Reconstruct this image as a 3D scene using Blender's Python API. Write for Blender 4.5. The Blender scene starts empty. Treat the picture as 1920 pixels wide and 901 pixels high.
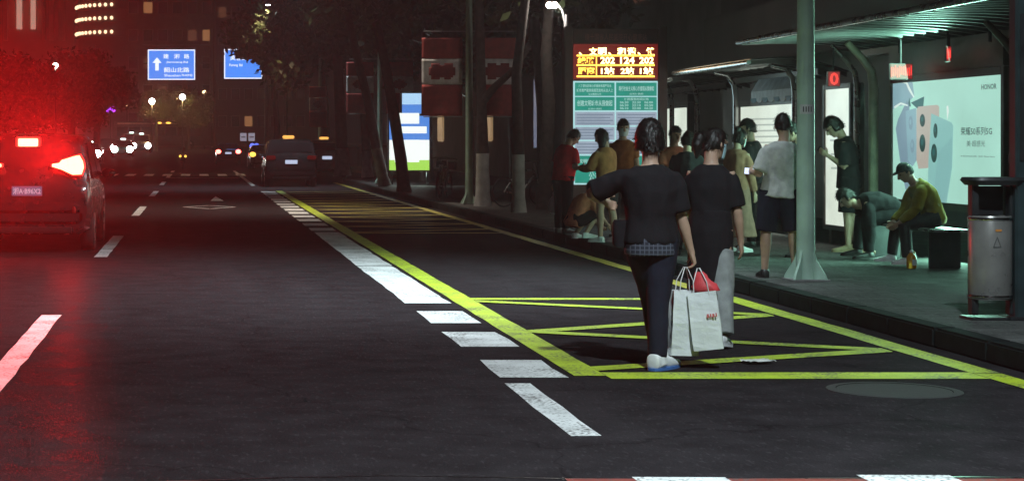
import bpy, bmesh, math, random
import numpy as np
from mathutils import Vector, Matrix, Euler, noise
R = math.radians
SC = bpy.context.scene
COL = SC.collection

# ------------------------------------------------------------------ camera
cam_data = bpy.data.cameras.new('camera')
cam = bpy.data.objects.new('camera', cam_data)
COL.objects.link(cam)
cam.location = (0, 0, 1.6)
cam.rotation_euler = (R(90), 0, 0)
cam_data.sensor_width = 36
cam_data.lens = 3600 / 1920 * 36
cam_data.shift_x = (960 - 370) / 1920          # the photograph is the right-hand crop of a wider frame
cam_data.shift_y = -(450.5 - 267) / 1920
cam_data.clip_end = 3000
SC.camera = cam
GLARE_HAZE = 0.0012
# ------------------------------------------------------------------ night sky
world = bpy.data.worlds.new('World')
SC.world = world
world.use_nodes = True
wn = world.node_tree.nodes
bg = wn['Background']
sky = wn.new('ShaderNodeTexSky')
sky.sky_type = 'NISHITA'
sky.sun_disc = False
sky.sun_elevation = R(-4)
sky.sun_rotation = R(200)
tint = wn.new('ShaderNodeMix'); tint.data_type = 'RGBA'
tint.inputs['Factor'].default_value = 0.9
tint.inputs['B'].default_value = (0.20, 0.13, 0.14, 1)   # town glow on low cloud
world.node_tree.links.new(sky.outputs[0], tint.inputs['A'])
world.node_tree.links.new(tint.outputs['Result'], bg.inputs['Color'])
bg.inputs['Strength'].default_value = 0.018
# ------------------------------------------------------------------ exposure
SC.view_settings.view_transform = 'Standard'
SC.view_settings.look = 'None'
SC.view_settings.exposure = 0
SC.view_settings.gamma = 1
SC.view_settings.use_curve_mapping = False
SC.render.engine = 'CYCLES'
cy = SC.cycles
cy.use_denoising = True
cy.use_adaptive_sampling = True
cy.adaptive_threshold = 0.02
cy.max_bounces = 4
cy.diffuse_bounces = 2
cy.glossy_bounces = 2
cy.transmission_bounces = 4
cy.volume_bounces = 0
cy.sample_clamp_indirect = 3
cy.caustics_reflective = False
cy.caustics_refractive = False

# ------------------------------------------------------------------ helpers
F, CX, CY, CH = 3600.0, 370.0, 267.0, 1.6
def at(px, py, Y):
    """Photograph pixel at distance Y -> point of the place."""
    return Vector(((px - CX) * Y / F, Y, CH - (py - CY) * Y / F))

def smooth_(t):
    t = max(0.0, min(1.0, t)); return t * t * (3 - 2 * t)
def ground_z(y):
    return 1.0 * smooth_((y - 120) / 100.0)

MATS = {}
def mat(name, col, rough=0.6, metal=0.0, var=0.25, scale=6.0, bump=0.0, bscale=60.0, spec=None, trans=0.0, sheen=0.0, coat=0.0):
    if name in MATS: return MATS[name]
    m = bpy.data.materials.new(name); m.use_nodes = True
    nt = m.node_tree; b = nt.nodes['Principled BSDF']
    b.inputs['Base Color'].default_value = (*col, 1)
    b.inputs['Roughness'].default_value = rough
    b.inputs['Metallic'].default_value = metal
    if spec is not None: b.inputs['Specular IOR Level'].default_value = spec
    if trans: b.inputs['Transmission Weight'].default_value = trans
    if sheen: b.inputs['Sheen Weight'].default_value = sheen
    if coat: b.inputs['Coat Weight'].default_value = coat
    tc = nt.nodes.new('ShaderNodeTexCoord')
    if var:
        n = nt.nodes.new('ShaderNodeTexNoise'); n.inputs['Scale'].default_value = scale; n.inputs['Detail'].default_value = 5
        mp = nt.nodes.new('ShaderNodeMapRange')
        mp.inputs['From Min'].default_value = 0.3; mp.inputs['From Max'].default_value = 0.7
        mp.inputs['To Min'].default_value = 1 - var; mp.inputs['To Max'].default_value = 1 + var
        mx = nt.nodes.new('ShaderNodeMix'); mx.data_type = 'RGBA'; mx.blend_type = 'MULTIPLY'
        mx.inputs['Factor'].default_value = 1; mx.inputs['A'].default_value = (*col, 1)
        cb = nt.nodes.new('ShaderNodeCombineColor')
        nt.links.new(tc.outputs['Object'], n.inputs['Vector'])
        nt.links.new(n.outputs['Fac'], mp.inputs['Value'])
        for k in range(3): nt.links.new(mp.outputs[0], cb.inputs[k])
        nt.links.new(cb.outputs[0], mx.inputs['B'])
        nt.links.new(mx.outputs['Result'], b.inputs['Base Color'])
        mr = nt.nodes.new('ShaderNodeMapRange')
        mr.inputs['To Min'].default_value = max(0.02, rough - 0.12); mr.inputs['To Max'].default_value = min(1, rough + 0.12)
        nt.links.new(n.outputs['Fac'], mr.inputs['Value']); nt.links.new(mr.outputs[0], b.inputs['Roughness'])
    if bump:
        n2 = nt.nodes.new('ShaderNodeTexNoise'); n2.inputs['Scale'].default_value = bscale; n2.inputs['Detail'].default_value = 4
        bp = nt.nodes.new('ShaderNodeBump'); bp.inputs['Strength'].default_value = bump; bp.inputs['Distance'].default_value = 0.01
        nt.links.new(tc.outputs['Object'], n2.inputs['Vector'])
        nt.links.new(n2.outputs['Fac'], bp.inputs['Height']); nt.links.new(bp.outputs[0], b.inputs['Normal'])
    MATS[name] = m
    return m

def emit(name, col, strength=1.0, base=0.05, uneven=0.0, scale=1.5):
    """A thing that gives off light: lamp, lit panel, display; also sign faces given a glow."""
    if name in MATS: return MATS[name]
    m = bpy.data.materials.new(name); m.use_nodes = True
    nt = m.node_tree; b = nt.nodes['Principled BSDF']
    b.inputs['Base Color'].default_value = (col[0] * base, col[1] * base, col[2] * base, 1)
    b.inputs['Roughness'].default_value = 0.35
    b.inputs['Emission Color'].default_value = (*col, 1)
    b.inputs['Emission Strength'].default_value = strength
    if uneven:
        tc = nt.nodes.new('ShaderNodeTexCoord')
        n = nt.nodes.new('ShaderNodeTexNoise'); n.inputs['Scale'].default_value = scale; n.inputs['Detail'].default_value = 3
        mp = nt.nodes.new('ShaderNodeMapRange')
        mp.inputs['From Min'].default_value = 0.3; mp.inputs['From Max'].default_value = 0.7
        mp.inputs['To Min'].default_value = strength * (1 - uneven); mp.inputs['To Max'].default_value = strength * (1 + uneven)
        nt.links.new(tc.outputs['Object'], n.inputs['Vector'])
        nt.links.new(n.outputs['Fac'], mp.inputs['Value']); nt.links.new(mp.outputs[0], b.inputs['Emission Strength'])
    MATS[name] = m
    return m

class MB:
    """Collects shapes, builds ONE mesh object."""
    def __init__(s): s.v = []; s.f = []
    def add(s, v, f):
        o = len(s.v); s.v += [tuple(p) for p in v]; s.f += [tuple(i + o for i in q) for q in f]; return s
    def box(s, c, size, rot=None):
        hx, hy, hz = size[0] / 2, size[1] / 2, size[2] / 2
        p = [Vector((x, y, z)) for x in (-hx, hx) for y in (-hy, hy) for z in (-hz, hz)]
        if rot is not None:
            M = Euler(rot).to_matrix(); p = [M @ q for q in p]
        c = Vector(c); p = [q + c for q in p]
        return s.add(p, [(0, 1, 3, 2), (4, 6, 7, 5), (0, 4, 5, 1), (2, 3, 7, 6), (0, 2, 6, 4), (1, 5, 7, 3)])
    def prism(s, poly, a, b, axis='z'):
        """polygon extruded from a to b along an axis"""
        n = len(poly); v = []
        for h in (a, b):
            for (u, w) in poly:
                v.append({'z': (u, w, h), 'y': (u, h, w), 'x': (h, u, w)}[axis])
        f = [tuple(range(n - 1, -1, -1)), tuple(range(n, 2 * n))]
        f += [(i, (i + 1) % n, n + (i + 1) % n, n + i) for i in range(n)]
        return s.add(v, f)
    def sheet(s, pts): return s.add(pts, [tuple(range(len(pts)))])
    def tube(s, path, rad, n=10, cap=True):
        path = [Vector(p) for p in path]
        if not hasattr(rad, '__len__'): rad = [rad] * len(path)
        v = []; f = []; up = None
        for i, p in enumerate(path):
            d = (path[min(i + 1, len(path) - 1)] - path[max(i - 1, 0)])
            if d.length < 1e-9: d = Vector((0, 0, 1))
            d.normalize()
            if up is None:
                a = Vector((0, 0, 1)) if abs(d.z) < 0.9 else Vector((1, 0, 0))
                up = (a - d * a.dot(d)).normalized()
            else:
                up = up - d * up.dot(d)
                up = up.normalized() if up.length > 1e-6 else d.orthogonal().normalized()
            sd = d.cross(up)
            for k in range(n):
                t = 2 * math.pi * k / n
                v.append(p + (up * math.cos(t) + sd * math.sin(t)) * rad[i])
        for i in range(len(path) - 1):
            for k in range(n):
                f.append((i * n + k, i * n + (k + 1) % n, (i + 1) * n + (k + 1) % n, (i + 1) * n + k))
        if cap:
            f.append(tuple(range(n - 1, -1, -1))); o = (len(path) - 1) * n; f.append(tuple(range(o, o + n)))
        return s.add(v, f)
    def lathe(s, prof, c=(0, 0, 0), n=24, axis='z', cap=True):
        v = []; f = []; c = Vector(c)
        for (r, h) in prof:
            for k in range(n):
                t = 2 * math.pi * k / n
                q = {'z': (r * math.cos(t), r * math.sin(t), h), 'x': (h, r * math.cos(t), r * math.sin(t)),
                     'y': (r * math.sin(t), h, r * math.cos(t))}[axis]
                v.append(c + Vector(q))
        m = len(prof)
        for i in range(m - 1):
            for k in range(n):
                f.append((i * n + k, i * n + (k + 1) % n, (i + 1) * n + (k + 1) % n, (i + 1) * n + k))
        if cap:
            f.append(tuple(range(n - 1, -1, -1))); f.append(tuple(range((m - 1) * n, m * n)))
        return s.add(v, f)
    def ball(s, c, r, n=12, m=8):
        if not hasattr(r, '__len__'): r = (r, r, r)
        v = []; f = []
        for i in range(m + 1):
            a = math.pi * i / m - math.pi / 2
            for k in range(n):
                t = 2 * math.pi * k / n
                v.append((c[0] + r[0] * math.cos(a) * math.cos(t), c[1] + r[1] * math.cos(a) * math.sin(t), c[2] + r[2] * math.sin(a)))
        for i in range(m):
            for k in range(n):
                f.append((i * n + k, i * n + (k + 1) % n, (i + 1) * n + (k + 1) % n, (i + 1) * n + k))
        return s.add(v, f)
    def loft(s, rings, n=24, cap=True):
        """rings: (centre, right, forward, a, b[, power])"""
        v = []; f = []
        for rg in rings:
            c, rt, fw, a, b = rg[:5]; pw = rg[5] if len(rg) > 5 else 2.0
            c = Vector(c); rt = Vector(rt); fw = Vector(fw)
            for k in range(n):
                t = 2 * math.pi * k / n; x, y = math.cos(t), math.sin(t)
                x = math.copysign(abs(x) ** (2 / pw), x); y = math.copysign(abs(y) ** (2 / pw), y)
                v.append(c + rt * (a * x) + fw * (b * y))
        for i in range(len(rings) - 1):
            for k in range(n):
                f.append((i * n + k, i * n + (k + 1) % n, (i + 1) * n + (k + 1) % n, (i + 1) * n + k))
        if cap:
            f.append(tuple(range(n - 1, -1, -1))); f.append(tuple(range((len(rings) - 1) * n, len(rings) * n)))
        return s.add(v, f)
    def mesh(s, name, weld=False):
        me = bpy.data.meshes.new(name); me.from_pydata(s.v, [], s.f)
        bm = bmesh.new(); bm.from_mesh(me)
        if weld: bmesh.ops.remove_doubles(bm, verts=bm.verts, dist=1e-5)
        bmesh.ops.recalc_face_normals(bm, faces=bm.faces)
        bm.to_mesh(me); bm.free(); me.update()
        return me
    def build(s, name, m, parent=None, smooth=False, bevel=0.0, loc=None, seg=2, weld=False, angle=40):
        me = s.mesh(name, weld)
        if bevel:
            bm = bmesh.new(); bm.from_mesh(me)
            es = [e for e in bm.edges if len(e.link_faces) == 2 and e.calc_face_angle(0) > R(35)]
            bmesh.ops.bevel(bm, geom=es, offset=bevel, segments=seg, affect='EDGES', clamp_overlap=True)
            bm.to_mesh(me); bm.free()
        if smooth:
            me.shade_smooth()
            if angle: me.set_sharp_from_angle(angle=R(angle))
        return link(name, me, m, parent, loc)

def link(name, me, m, parent=None, loc=None):
    o = bpy.data.objects.new(name, me)
    if m is not None and not me.materials: me.materials.append(m)
    COL.objects.link(o)
    if parent is not None: o.parent = parent
    if loc is not None: o.location = loc
    return o
def tag(o, label=None, cat=None, group=None, kind=None):
    if label: o['label'] = label
    if cat: o['category'] = cat
    if group: o['group'] = group
    if kind: o['kind'] = kind
    return o
def empty(name, loc=(0, 0, 0), rz=0.0, label=None, cat=None, group=None):
    o = bpy.data.objects.new(name, None); COL.objects.link(o)
    o.empty_display_size = 0.2
    o.location = loc; o.rotation_euler = (0, 0, rz)
    return tag(o, label, cat, group)
def struct(o): o['kind'] = 'structure'; return o
def kids(o): return [c for c in bpy.data.objects if c.parent is o]
def copy_tree(o, parent=None):
    c = o.copy(); COL.objects.link(c)
    if parent is not None: c.parent = parent
    for ch in kids(o): copy_tree(ch, c)
    return c
def lamp(name, kind, loc, power, col, parent=None, target=None, size=0.1, spot=120, blend=0.6, sx=1, sy=1):
    l = bpy.data.lights.new(name, kind); l.energy = power; l.color = col
    if kind == 'AREA':
        l.shape = 'RECTANGLE'; l.size = sx; l.size_y = sy
    else: l.shadow_soft_size = size
    if kind == 'SPOT': l.spot_size = R(spot); l.spot_blend = blend
    o = bpy.data.objects.new(name, l); COL.objects.link(o)
    if parent is not None: o.parent = parent
    o.location = loc
    if target is not None:
        o.rotation_euler = (Vector(target) - Vector(loc)).to_track_quat('-Z', 'Y').to_euler()
    return o

TMP = bpy.data.scenes.new('tmp')          # evaluating in a scene of its own keeps this quick
def evaluated(o):
    TMP.collection.objects.link(o)
    vl = TMP.view_layers[0]; vl.update()
    dg = vl.depsgraph; dg.update()
    me = bpy.data.meshes.new_from_object(o.evaluated_get(dg))
    TMP.collection.objects.unlink(o)
    return me
def text(body, h, m, parent, loc, face='cam', width=None, name='lettering', align='CENTER', bold=0.0, depth=0.002):
    """Flat lettering. face: 'cam' looks towards -Y, 'road' looks towards -X."""
    c = bpy.data.curves.new(name, 'FONT'); c.body = body; c.size = 1.0
    c.align_x = align; c.align_y = 'CENTER'; c.extrude = 0.0; c.offset = bold; c.resolution_u = 2
    o = bpy.data.objects.new(name + '_tmp', c)
    me = evaluated(o)
    bpy.data.objects.remove(o); bpy.data.curves.remove(c)
    n = len(me.vertices)
    if n == 0: return None
    co = np.empty(n * 3); me.vertices.foreach_get('co', co); co = co.reshape(-1, 3)
    x0, x1 = co[:, 0].min(), co[:, 0].max(); y0, y1 = co[:, 1].min(), co[:, 1].max()
    s = h / max(1e-6, y1 - y0); sx = s if width is None else width / max(1e-6, x1 - x0)
    ax = {'CENTER': (x0 + x1) / 2, 'LEFT': x0, 'RIGHT': x1}[align]
    co[:, 0] = (co[:, 0] - ax) * sx; co[:, 1] = (co[:, 1] - (y0 + y1) / 2) * s
    me.vertices.foreach_set('co', co.ravel())
    me.materials.clear(); me.materials.append(m); me.update(); me.name = name
    o = link(name, me, m, parent, loc)
    o.rotation_euler = {'cam': (R(90), 0, 0), 'road': (R(90), 0, R(-90))}[face]
    return o
random.seed(7)
# ------------------------------------------------------------------ shared materials
def asphalt_mat(name, base, rough=0.42, spec=0.3, gloss=0.0, slabs=False, bump=0.85):
    m = bpy.data.materials.new(name); m.use_nodes = True; nt = m.node_tree; b = nt.nodes['Principled BSDF']
    b.inputs['Specular IOR Level'].default_value = spec
    tc = nt.nodes.new('ShaderNodeTexCoord'); L = nt.links.new
    def nz(scale, det=5, vec=None):
        n = nt.nodes.new('ShaderNodeTexNoise'); n.inputs['Scale'].default_value = scale; n.inputs['Detail'].default_value = det
        L(vec if vec else tc.outputs['Object'], n.inputs['Vector']); return n
    st = nt.nodes.new('ShaderNodeMapping'); st.inputs['Scale'].default_value = (1, 0.12, 1); L(tc.outputs['Object'], st.inputs['Vector'])
    big = nz(0.5, 4, st.outputs[0]); mid = nz(3.0); fine = nz(90, 4); grit = nz(60, 6)
    add = nt.nodes.new('ShaderNodeMath'); add.operation = 'ADD'; L(big.outputs['Fac'], add.inputs[0]); L(mid.outputs['Fac'], add.inputs[1])
    add2 = nt.nodes.new('ShaderNodeMath'); add2.operation = 'ADD'; L(add.outputs[0], add2.inputs[0]); L(fine.outputs['Fac'], add2.inputs[1])
    ag = nt.nodes.new('ShaderNodeMapping'); ag.inputs['Scale'].default_value = (1, 0.3, 1); L(tc.outputs['Object'], ag.inputs['Vector'])
    agg = nz(34, 2, ag.outputs[0]); am = nt.nodes.new('ShaderNodeMapRange'); am.inputs['From Min'].default_value = 0.57; am.inputs['From Max'].default_value = 0.72; am.inputs['To Max'].default_value = 0.5; L(agg.outputs['Fac'], am.inputs['Value'])
    add3 = nt.nodes.new('ShaderNodeMath'); add3.operation = 'ADD'; L(add2.outputs[0], add3.inputs[0]); L(am.outputs[0], add3.inputs[1])
    # hairline cracks
    wv = nt.nodes.new('ShaderNodeVectorMath'); wv.operation = 'MULTIPLY_ADD'; wv.inputs[1].default_value = (.5, .5, .5)
    L(nz(1.7, 4).outputs['Color'], wv.inputs[0]); L(tc.outputs['Object'], wv.inputs[2])
    vo = nt.nodes.new('ShaderNodeTexVoronoi'); vo.feature = 'DISTANCE_TO_EDGE'; vo.inputs['Scale'].default_value = 0.42; L(wv.outputs[0], vo.inputs['Vector'])
    ck = nt.nodes.new('ShaderNodeMapRange'); ck.inputs['From Min'].default_value = 0.0; ck.inputs['From Max'].default_value = 0.006; ck.inputs['To Min'].default_value = -0.28; ck.inputs['To Max'].default_value = 0.0; L(vo.outputs['Distance'], ck.inputs['Value'])
    add4 = nt.nodes.new('ShaderNodeMath'); add4.operation = 'ADD'; L(add3.outputs[0], add4.inputs[0]); L(ck.outputs[0], add4.inputs[1]); add2 = add4
    cr = nt.nodes.new('ShaderNodeMapRange'); cr.clamp = False; cr.inputs['From Min'].default_value = 1.0; cr.inputs['From Max'].default_value = 2.0
    cr.inputs['To Min'].default_value = 0.45; cr.inputs['To Max'].default_value = 1.75; L(add2.outputs[0], cr.inputs['Value'])
    mx = nt.nodes.new('ShaderNodeMix'); mx.data_type = 'RGBA'; mx.blend_type = 'MULTIPLY'; mx.inputs['Factor'].default_value = 1
    mx.inputs['A'].default_value = (*base, 1); cb = nt.nodes.new('ShaderNodeCombineColor')
    for k in range(3): L(cr.outputs[0], cb.inputs[k])
    L(cb.outputs[0], mx.inputs['B']); L(mx.outputs['Result'], b.inputs['Base Color'])
    rr = nt.nodes.new('ShaderNodeMapRange'); rr.inputs['From Min'].default_value = 0.35; rr.inputs['From Max'].default_value = 0.65
    rr.inputs['To Min'].default_value = rough - 0.1; rr.inputs['To Max'].default_value = rough + 0.12
    L(big.outputs['Fac'], rr.inputs['Value']); L(rr.outputs[0], b.inputs['Roughness'])
    if slabs:
        bk = nt.nodes.new('ShaderNodeTexBrick'); bk.inputs['Scale'].default_value = 1.0; bk.inputs['Brick Width'].default_value = 0.5; bk.inputs['Row Height'].default_value = 0.25; bk.inputs['Mortar Size'].default_value = 0.008
        bk.inputs['Color1'].default_value = (1, 1, 1, 1); bk.inputs['Color2'].default_value = (.72, .74, .72, 1); bk.inputs['Mortar'].default_value = (.35, .35, .35, 1)
        L(tc.outputs['Object'], bk.inputs['Vector'])
        m3 = nt.nodes.new('ShaderNodeMix'); m3.data_type = 'RGBA'; m3.blend_type = 'MULTIPLY'; m3.inputs['Factor'].default_value = 1
        L(mx.outputs['Result'], m3.inputs['A']); L(bk.outputs['Color'], m3.inputs['B']); mx = m3
    bp = nt.nodes.new('ShaderNodeBump'); bp.inputs['Strength'].default_value = bump; bp.inputs['Distance'].default_value = 0.008
    L(grit.outputs['Fac'], bp.inputs['Height']); L(bp.outputs[0], b.inputs['Normal'])
    if gloss:
        out = [n for n in nt.nodes if n.type == 'OUTPUT_MATERIAL'][0]
        df = nt.nodes.new('ShaderNodeBsdfDiffuse'); gl = nt.nodes.new('ShaderNodeBsdfGlossy'); ms = nt.nodes.new('ShaderNodeMixShader')
        L(mx.outputs['Result'], df.inputs['Color']); L(bp.outputs[0], df.inputs['Normal']); L(bp.outputs[0], gl.inputs['Normal']); L(rr.outputs[0], gl.inputs['Roughness'])
        gm = nt.nodes.new('ShaderNodeMapRange'); gm.inputs['From Min'].default_value = 0.35; gm.inputs['From Max'].default_value = 0.65
        gm.inputs['To Min'].default_value = gloss * 1.5; gm.inputs['To Max'].default_value = gloss * 0.5; L(mid.outputs['Fac'], gm.inputs['Value'])
        L(gm.outputs[0], ms.inputs[0]); L(df.outputs[0], ms.inputs[1]); L(gl.outputs[0], ms.inputs[2]); L(ms.outputs[0], out.inputs['Surface'])
        nt.nodes.remove(b)
    MATS[name] = m; return m

def paint_mat(name, col, wear=0.12):
    """Road paint: worn through to the asphalt in small flecks."""
    m = bpy.data.materials.new(name); m.use_nodes = True; nt = m.node_tree; b = nt.nodes['Principled BSDF']; L = nt.links.new
    tc = nt.nodes.new('ShaderNodeTexCoord')
    def nz(s, d):
        n = nt.nodes.new('ShaderNodeTexNoise'); n.inputs['Scale'].default_value = s; n.inputs['Detail'].default_value = d; L(tc.outputs['Object'], n.inputs['Vector']); return n
    a = nz(2.2, 3); c = nz(38, 6)
    ad = nt.nodes.new('ShaderNodeMath'); ad.operation = 'MULTIPLY_ADD'; ad.inputs[1].default_value = 0.6; L(a.outputs['Fac'], ad.inputs[0]); L(c.outputs['Fac'], ad.inputs[2])
    rp = nt.nodes.new('ShaderNodeMapRange'); rp.inputs['From Min'].default_value = 0.86 + 0.10 - wear * 0.5; rp.inputs['From Max'].default_value = 1.08 - wear * 0.4; L(ad.outputs[0], rp.inputs['Value'])
    mx = nt.nodes.new('ShaderNodeMix'); mx.data_type = 'RGBA'; mx.inputs['A'].default_value = (*col, 1); mx.inputs['B'].default_value = (0.10, 0.095, 0.09, 1)
    L(rp.outputs[0], mx.inputs['Factor'])
    d = nz(3.5, 7); dm = nt.nodes.new('ShaderNodeMapRange'); dm.inputs['From Min'].default_value = 0.3; dm.inputs['From Max'].default_value = 0.7; dm.inputs['To Min'].default_value = 0.70; dm.inputs['To Max'].default_value = 1.10
    L(d.outputs['Fac'], dm.inputs['Value'])
    m2 = nt.nodes.new('ShaderNodeMix'); m2.data_type = 'RGBA'; m2.blend_type = 'MULTIPLY'; m2.inputs['Factor'].default_value = 1
    cb = nt.nodes.new('ShaderNodeCombineColor')
    for k in range(3): L(dm.outputs[0], cb.inputs[k])
    L(mx.outputs['Result'], m2.inputs['A']); L(cb.outputs[0], m2.inputs['B']); L(m2.outputs['Result'], b.inputs['Base Color'])
    b.inputs['Roughness'].default_value = 0.6
    bp = nt.nodes.new('ShaderNodeBump'); bp.inputs['Strength'].default_value = 0.3; bp.inputs['Distance'].default_value = 0.006
    L(c.outputs['Fac'], bp.inputs['Height']); L(bp.outputs[0], b.inputs['Normal'])
    MATS[name] = m; return m

ASPH = asphalt_mat('asphalt', (0.023, 0.0205, 0.0225), 0.20, 0.05, 0.0040)
asphalt_mat('paving', (0.088, 0.090, 0.088), 0.40, 0.15, 0.02, True)
PW = paint_mat('white_paint', (0.80, 0.82, 0.82), 0.22)
PY = paint_mat('yellow_paint', (0.51, 0.66, 0.03), 0.26)
PYD = paint_mat('dim_yellow_paint', (0.46, 0.40, 0.05), 0.22)  # the bay yellow again, with weaker light put into its colour
PR = paint_mat('red_surfacing', (0.26, 0.045, 0.035), 0.2)
mat('kerb_stone', (0.013, 0.017, 0.017), 0.9, spec=0.08, var=0.3, scale=9, bump=0.3, bscale=80)
mat('earth', (0.03, 0.028, 0.026), 0.9)
mat('iron', (0.030, 0.030, 0.030), 0.8, 0.0, bump=0.4, bscale=40)
mat('steel', (0.42, 0.42, 0.42), 0.28, 0.9, var=0.15)
mat('dark_metal', (0.035, 0.037, 0.04), 0.4, 0.4, var=0.3)
mat('lamp_post_paint', (0.40, 0.58, 0.48), 0.45, 0.0, var=0.18, scale=3, bump=0.15, bscale=30)
mat('grey_post', (0.22, 0.22, 0.22), 0.5, 0.2)
mat('bark', (0.055, 0.045, 0.038), 0.9, var=0.4, scale=8, bump=1.0, bscale=18)
mat('whitewash', (0.52, 0.52, 0.50), 0.9, var=0.25, scale=5, bump=0.5, bscale=18)
mat('leaf_dark', (0.030, 0.045, 0.016), 0.6, var=0.5, scale=1.4)
mat('leaf_mid', (0.055, 0.075, 0.022), 0.6, var=0.5, scale=1.4)
mat('concrete_wall', (0.13, 0.12, 0.115), 0.85, var=0.25, scale=1.2, bump=0.2)
mat('brown_wall', (0.16, 0.11, 0.085), 0.85, var=0.25, scale=1.2, bump=0.2)
mat('stone_tower', (0.34, 0.25, 0.22), 0.8, var=0.2, scale=0.3)
mat('tower_wall', (0.10, 0.07, 0.065), 0.85, var=0.25, scale=0.3)
mat('dark_glass', (0.012, 0.013, 0.015), 0.12, spec=0.6, var=0)
mat('black_plastic', (0.012, 0.012, 0.013), 0.4)
mat('rubber', (0.013, 0.013, 0.013), 0.75)
mat('chrome', (0.6, 0.6, 0.6), 0.12, 1.0, var=0)
mat('eye', (0.01, 0.008, 0.007), 0.2, var=0)
mat('lip', (0.25, 0.09, 0.08), 0.5, var=0)
mat('hair', (0.009, 0.007, 0.006), 0.5, var=0.3, scale=30, bump=0.4, bscale=90)

# ------------------------------------------------------------------ ground, road, pavement
def strip(name, x0, x1, ys, dz, m, parent=None):
    mb = MB()
    v = []; f = []
    for y in ys: v += [(x0, y, ground_z(y) + dz), (x1, y, ground_z(y) + dz)]
    f = [(2 * i, 2 * i + 1, 2 * i + 3, 2 * i + 2) for i in range(len(ys) - 1)]
    mb.add(v, f); return mb.build(name, m, parent)
YS = [-25, 0, 40, 80, 110] + [120 + 5 * k for k in range(21)] + [300, 600, 1500]
struct(strip('ground', -300, 300, YS, -0.03, MATS['earth']))
road = struct(strip('road', -19, 10.5, YS, 0.0, ASPH))
def lay(name, pts, m, dz=0.004):
    """a painted shape laid on the road"""
    return MB().sheet([(x, y, ground_z(y) + dz) for x, y in pts]).build(name, m, road)
def rect(name, x0, x1, y0, y1, m, dz=0.004, rag=0.0):
    r = lambda: random.uniform(-rag, rag)
    n = max(1, int((y1 - y0) / 0.5)) if rag else 1
    left = [(x0 + r(), y0 + (y1 - y0) * k / n) for k in range(n + 1)]
    right = [(x1 + r(), y0 + (y1 - y0) * k / n) for k in range(n, -1, -1)]
    if rag: left[0] = (left[0][0], y0 + r()); left[-1] = (left[-1][0], y1 + r())
    return lay(name, left + right, m, dz)
for k in range(7): rect('lane_dash', -1.44, -1.26, 11.7 + 15.1 * k, 17.8 + 15.1 * k, PW, rag=0.008)
for k in range(5): rect('lane_dash', -4.95, -4.80, 9.7 + 15.1 * k, 15.8 + 15.1 * k, PW)
for (a, b) in ((13.06, 14.12), (15.04, 16.2), (17.0, 18.2)): rect('edge_block', 2.07, 2.52, a, b, PW, rag=0.012)
for (a, b) in ((19.1, 19.9), (19.93, 24.85), (24.95, 34.2)): rect('edge_block', 2.07, 2.52, a, b, PW, rag=0.012)
for k in range(14): rect('edge_block', 2.07, 2.52, 34.75 + 2.06 * k, 35.95 + 2.06 * k, PW, rag=0.01)
rect('lane_line', 2.04, 2.21, 10.47, 12.75, PW, rag=0.012)
rect('lane_line', 1.99, 2.15, 71, 108, PW)
rect('bay_line', 2.58, 2.80, 13.15, 25.0, PY, 0.006, rag=0.006)
rect('bay_line', 2.58, 2.80, 25.02, 63.2, PY, 0.006, rag=0.006)
rect('bay_line', 5.36, 5.56, 13.3, 20.6, PY, 0.006, rag=0.008)
rect('bay_line', 5.36, 5.56, 8.0, 13.27, PY, 0.006, rag=0.008)
rect('bay_line', 5.36, 5.54, 20.62, 76, PYD, 0.006, rag=0.01)
rect('bay_end_line', 2.80, 5.36, 12.98, 13.34, PY, 0.006)
rect('bay_end_line', 2.80, 5.2, 19.50, 19.72, PY, 0.006)
rect('bay_end_line', 2.80, 5.36, 33.75, 34.0, PYD, 0.006)
def zig(pts, w, m):
    for (xa, ya), (xb, yb) in zip(pts[:-1], pts[1:]):
        lay('zigzag_line', [(xa, ya - w / 2), (xb, yb - w / 2), (xb, yb + w / 2), (xa, ya + w / 2)], m, 0.008 if xb > xa else 0.010)
zig([(2.80, 13.55), (5.3, 14.75), (2.80, 16.2), (5.3, 17.75), (2.80, 19.3)], 0.24, PY)
zz = [(2.80, 34.2)]
for k in range(13): zz += [(5.36, 35.3 + 2.3 * k), (2.80, 36.45 + 2.3 * k)]
zig(zz[:26], 0.22, PYD)
# crosswalk in front of the camera: white bars on red surfacing
rect('red_crossing_surface', 1.75, 5.70, 3.0, 9.14, PR, 0.003)
for k in range(0, 4): rect('crossing_bar', 2.08 + 1.09 * k, 2.52 + 1.09 * k, 4.5, 9.16 + 0.06 * k * (k > 0), PW, 0.006, rag=0.01)
for k in range(8): rect('crossing_bar', -4.4 + 0.9 * k, -3.95 + 0.9 * k, 92, 97, PW)
rect('stop_line', -1.3, 2.0, 86.5, 86.9, PW)
# give-way diamond (outline) and arrow tip further up the lane
def line2(name, a, b, w, m, dz=0.005):
    a = Vector((*a, 0)); b = Vector((*b, 0)); d = (b - a).normalized(); n = Vector((-d.y, d.x, 0)) * w / 2
    lay(name, [tuple((a + n)[:2]), tuple((b + n)[:2]), tuple((b - n)[:2]), tuple((a - n)[:2])], m, dz)
dm = [(-0.33, 47.5), (0.30, 48.7), (0.93, 47.5), (0.30, 46.3)]
for i in range(4): line2('diamond_line', dm[i], dm[(i + 1) % 4], 0.10, PYD if i == 9 else PW)
lay('arrow_tip', [(0.36, 52.6), (0.72, 52.6), (0.54, 57.0)], PW)
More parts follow.
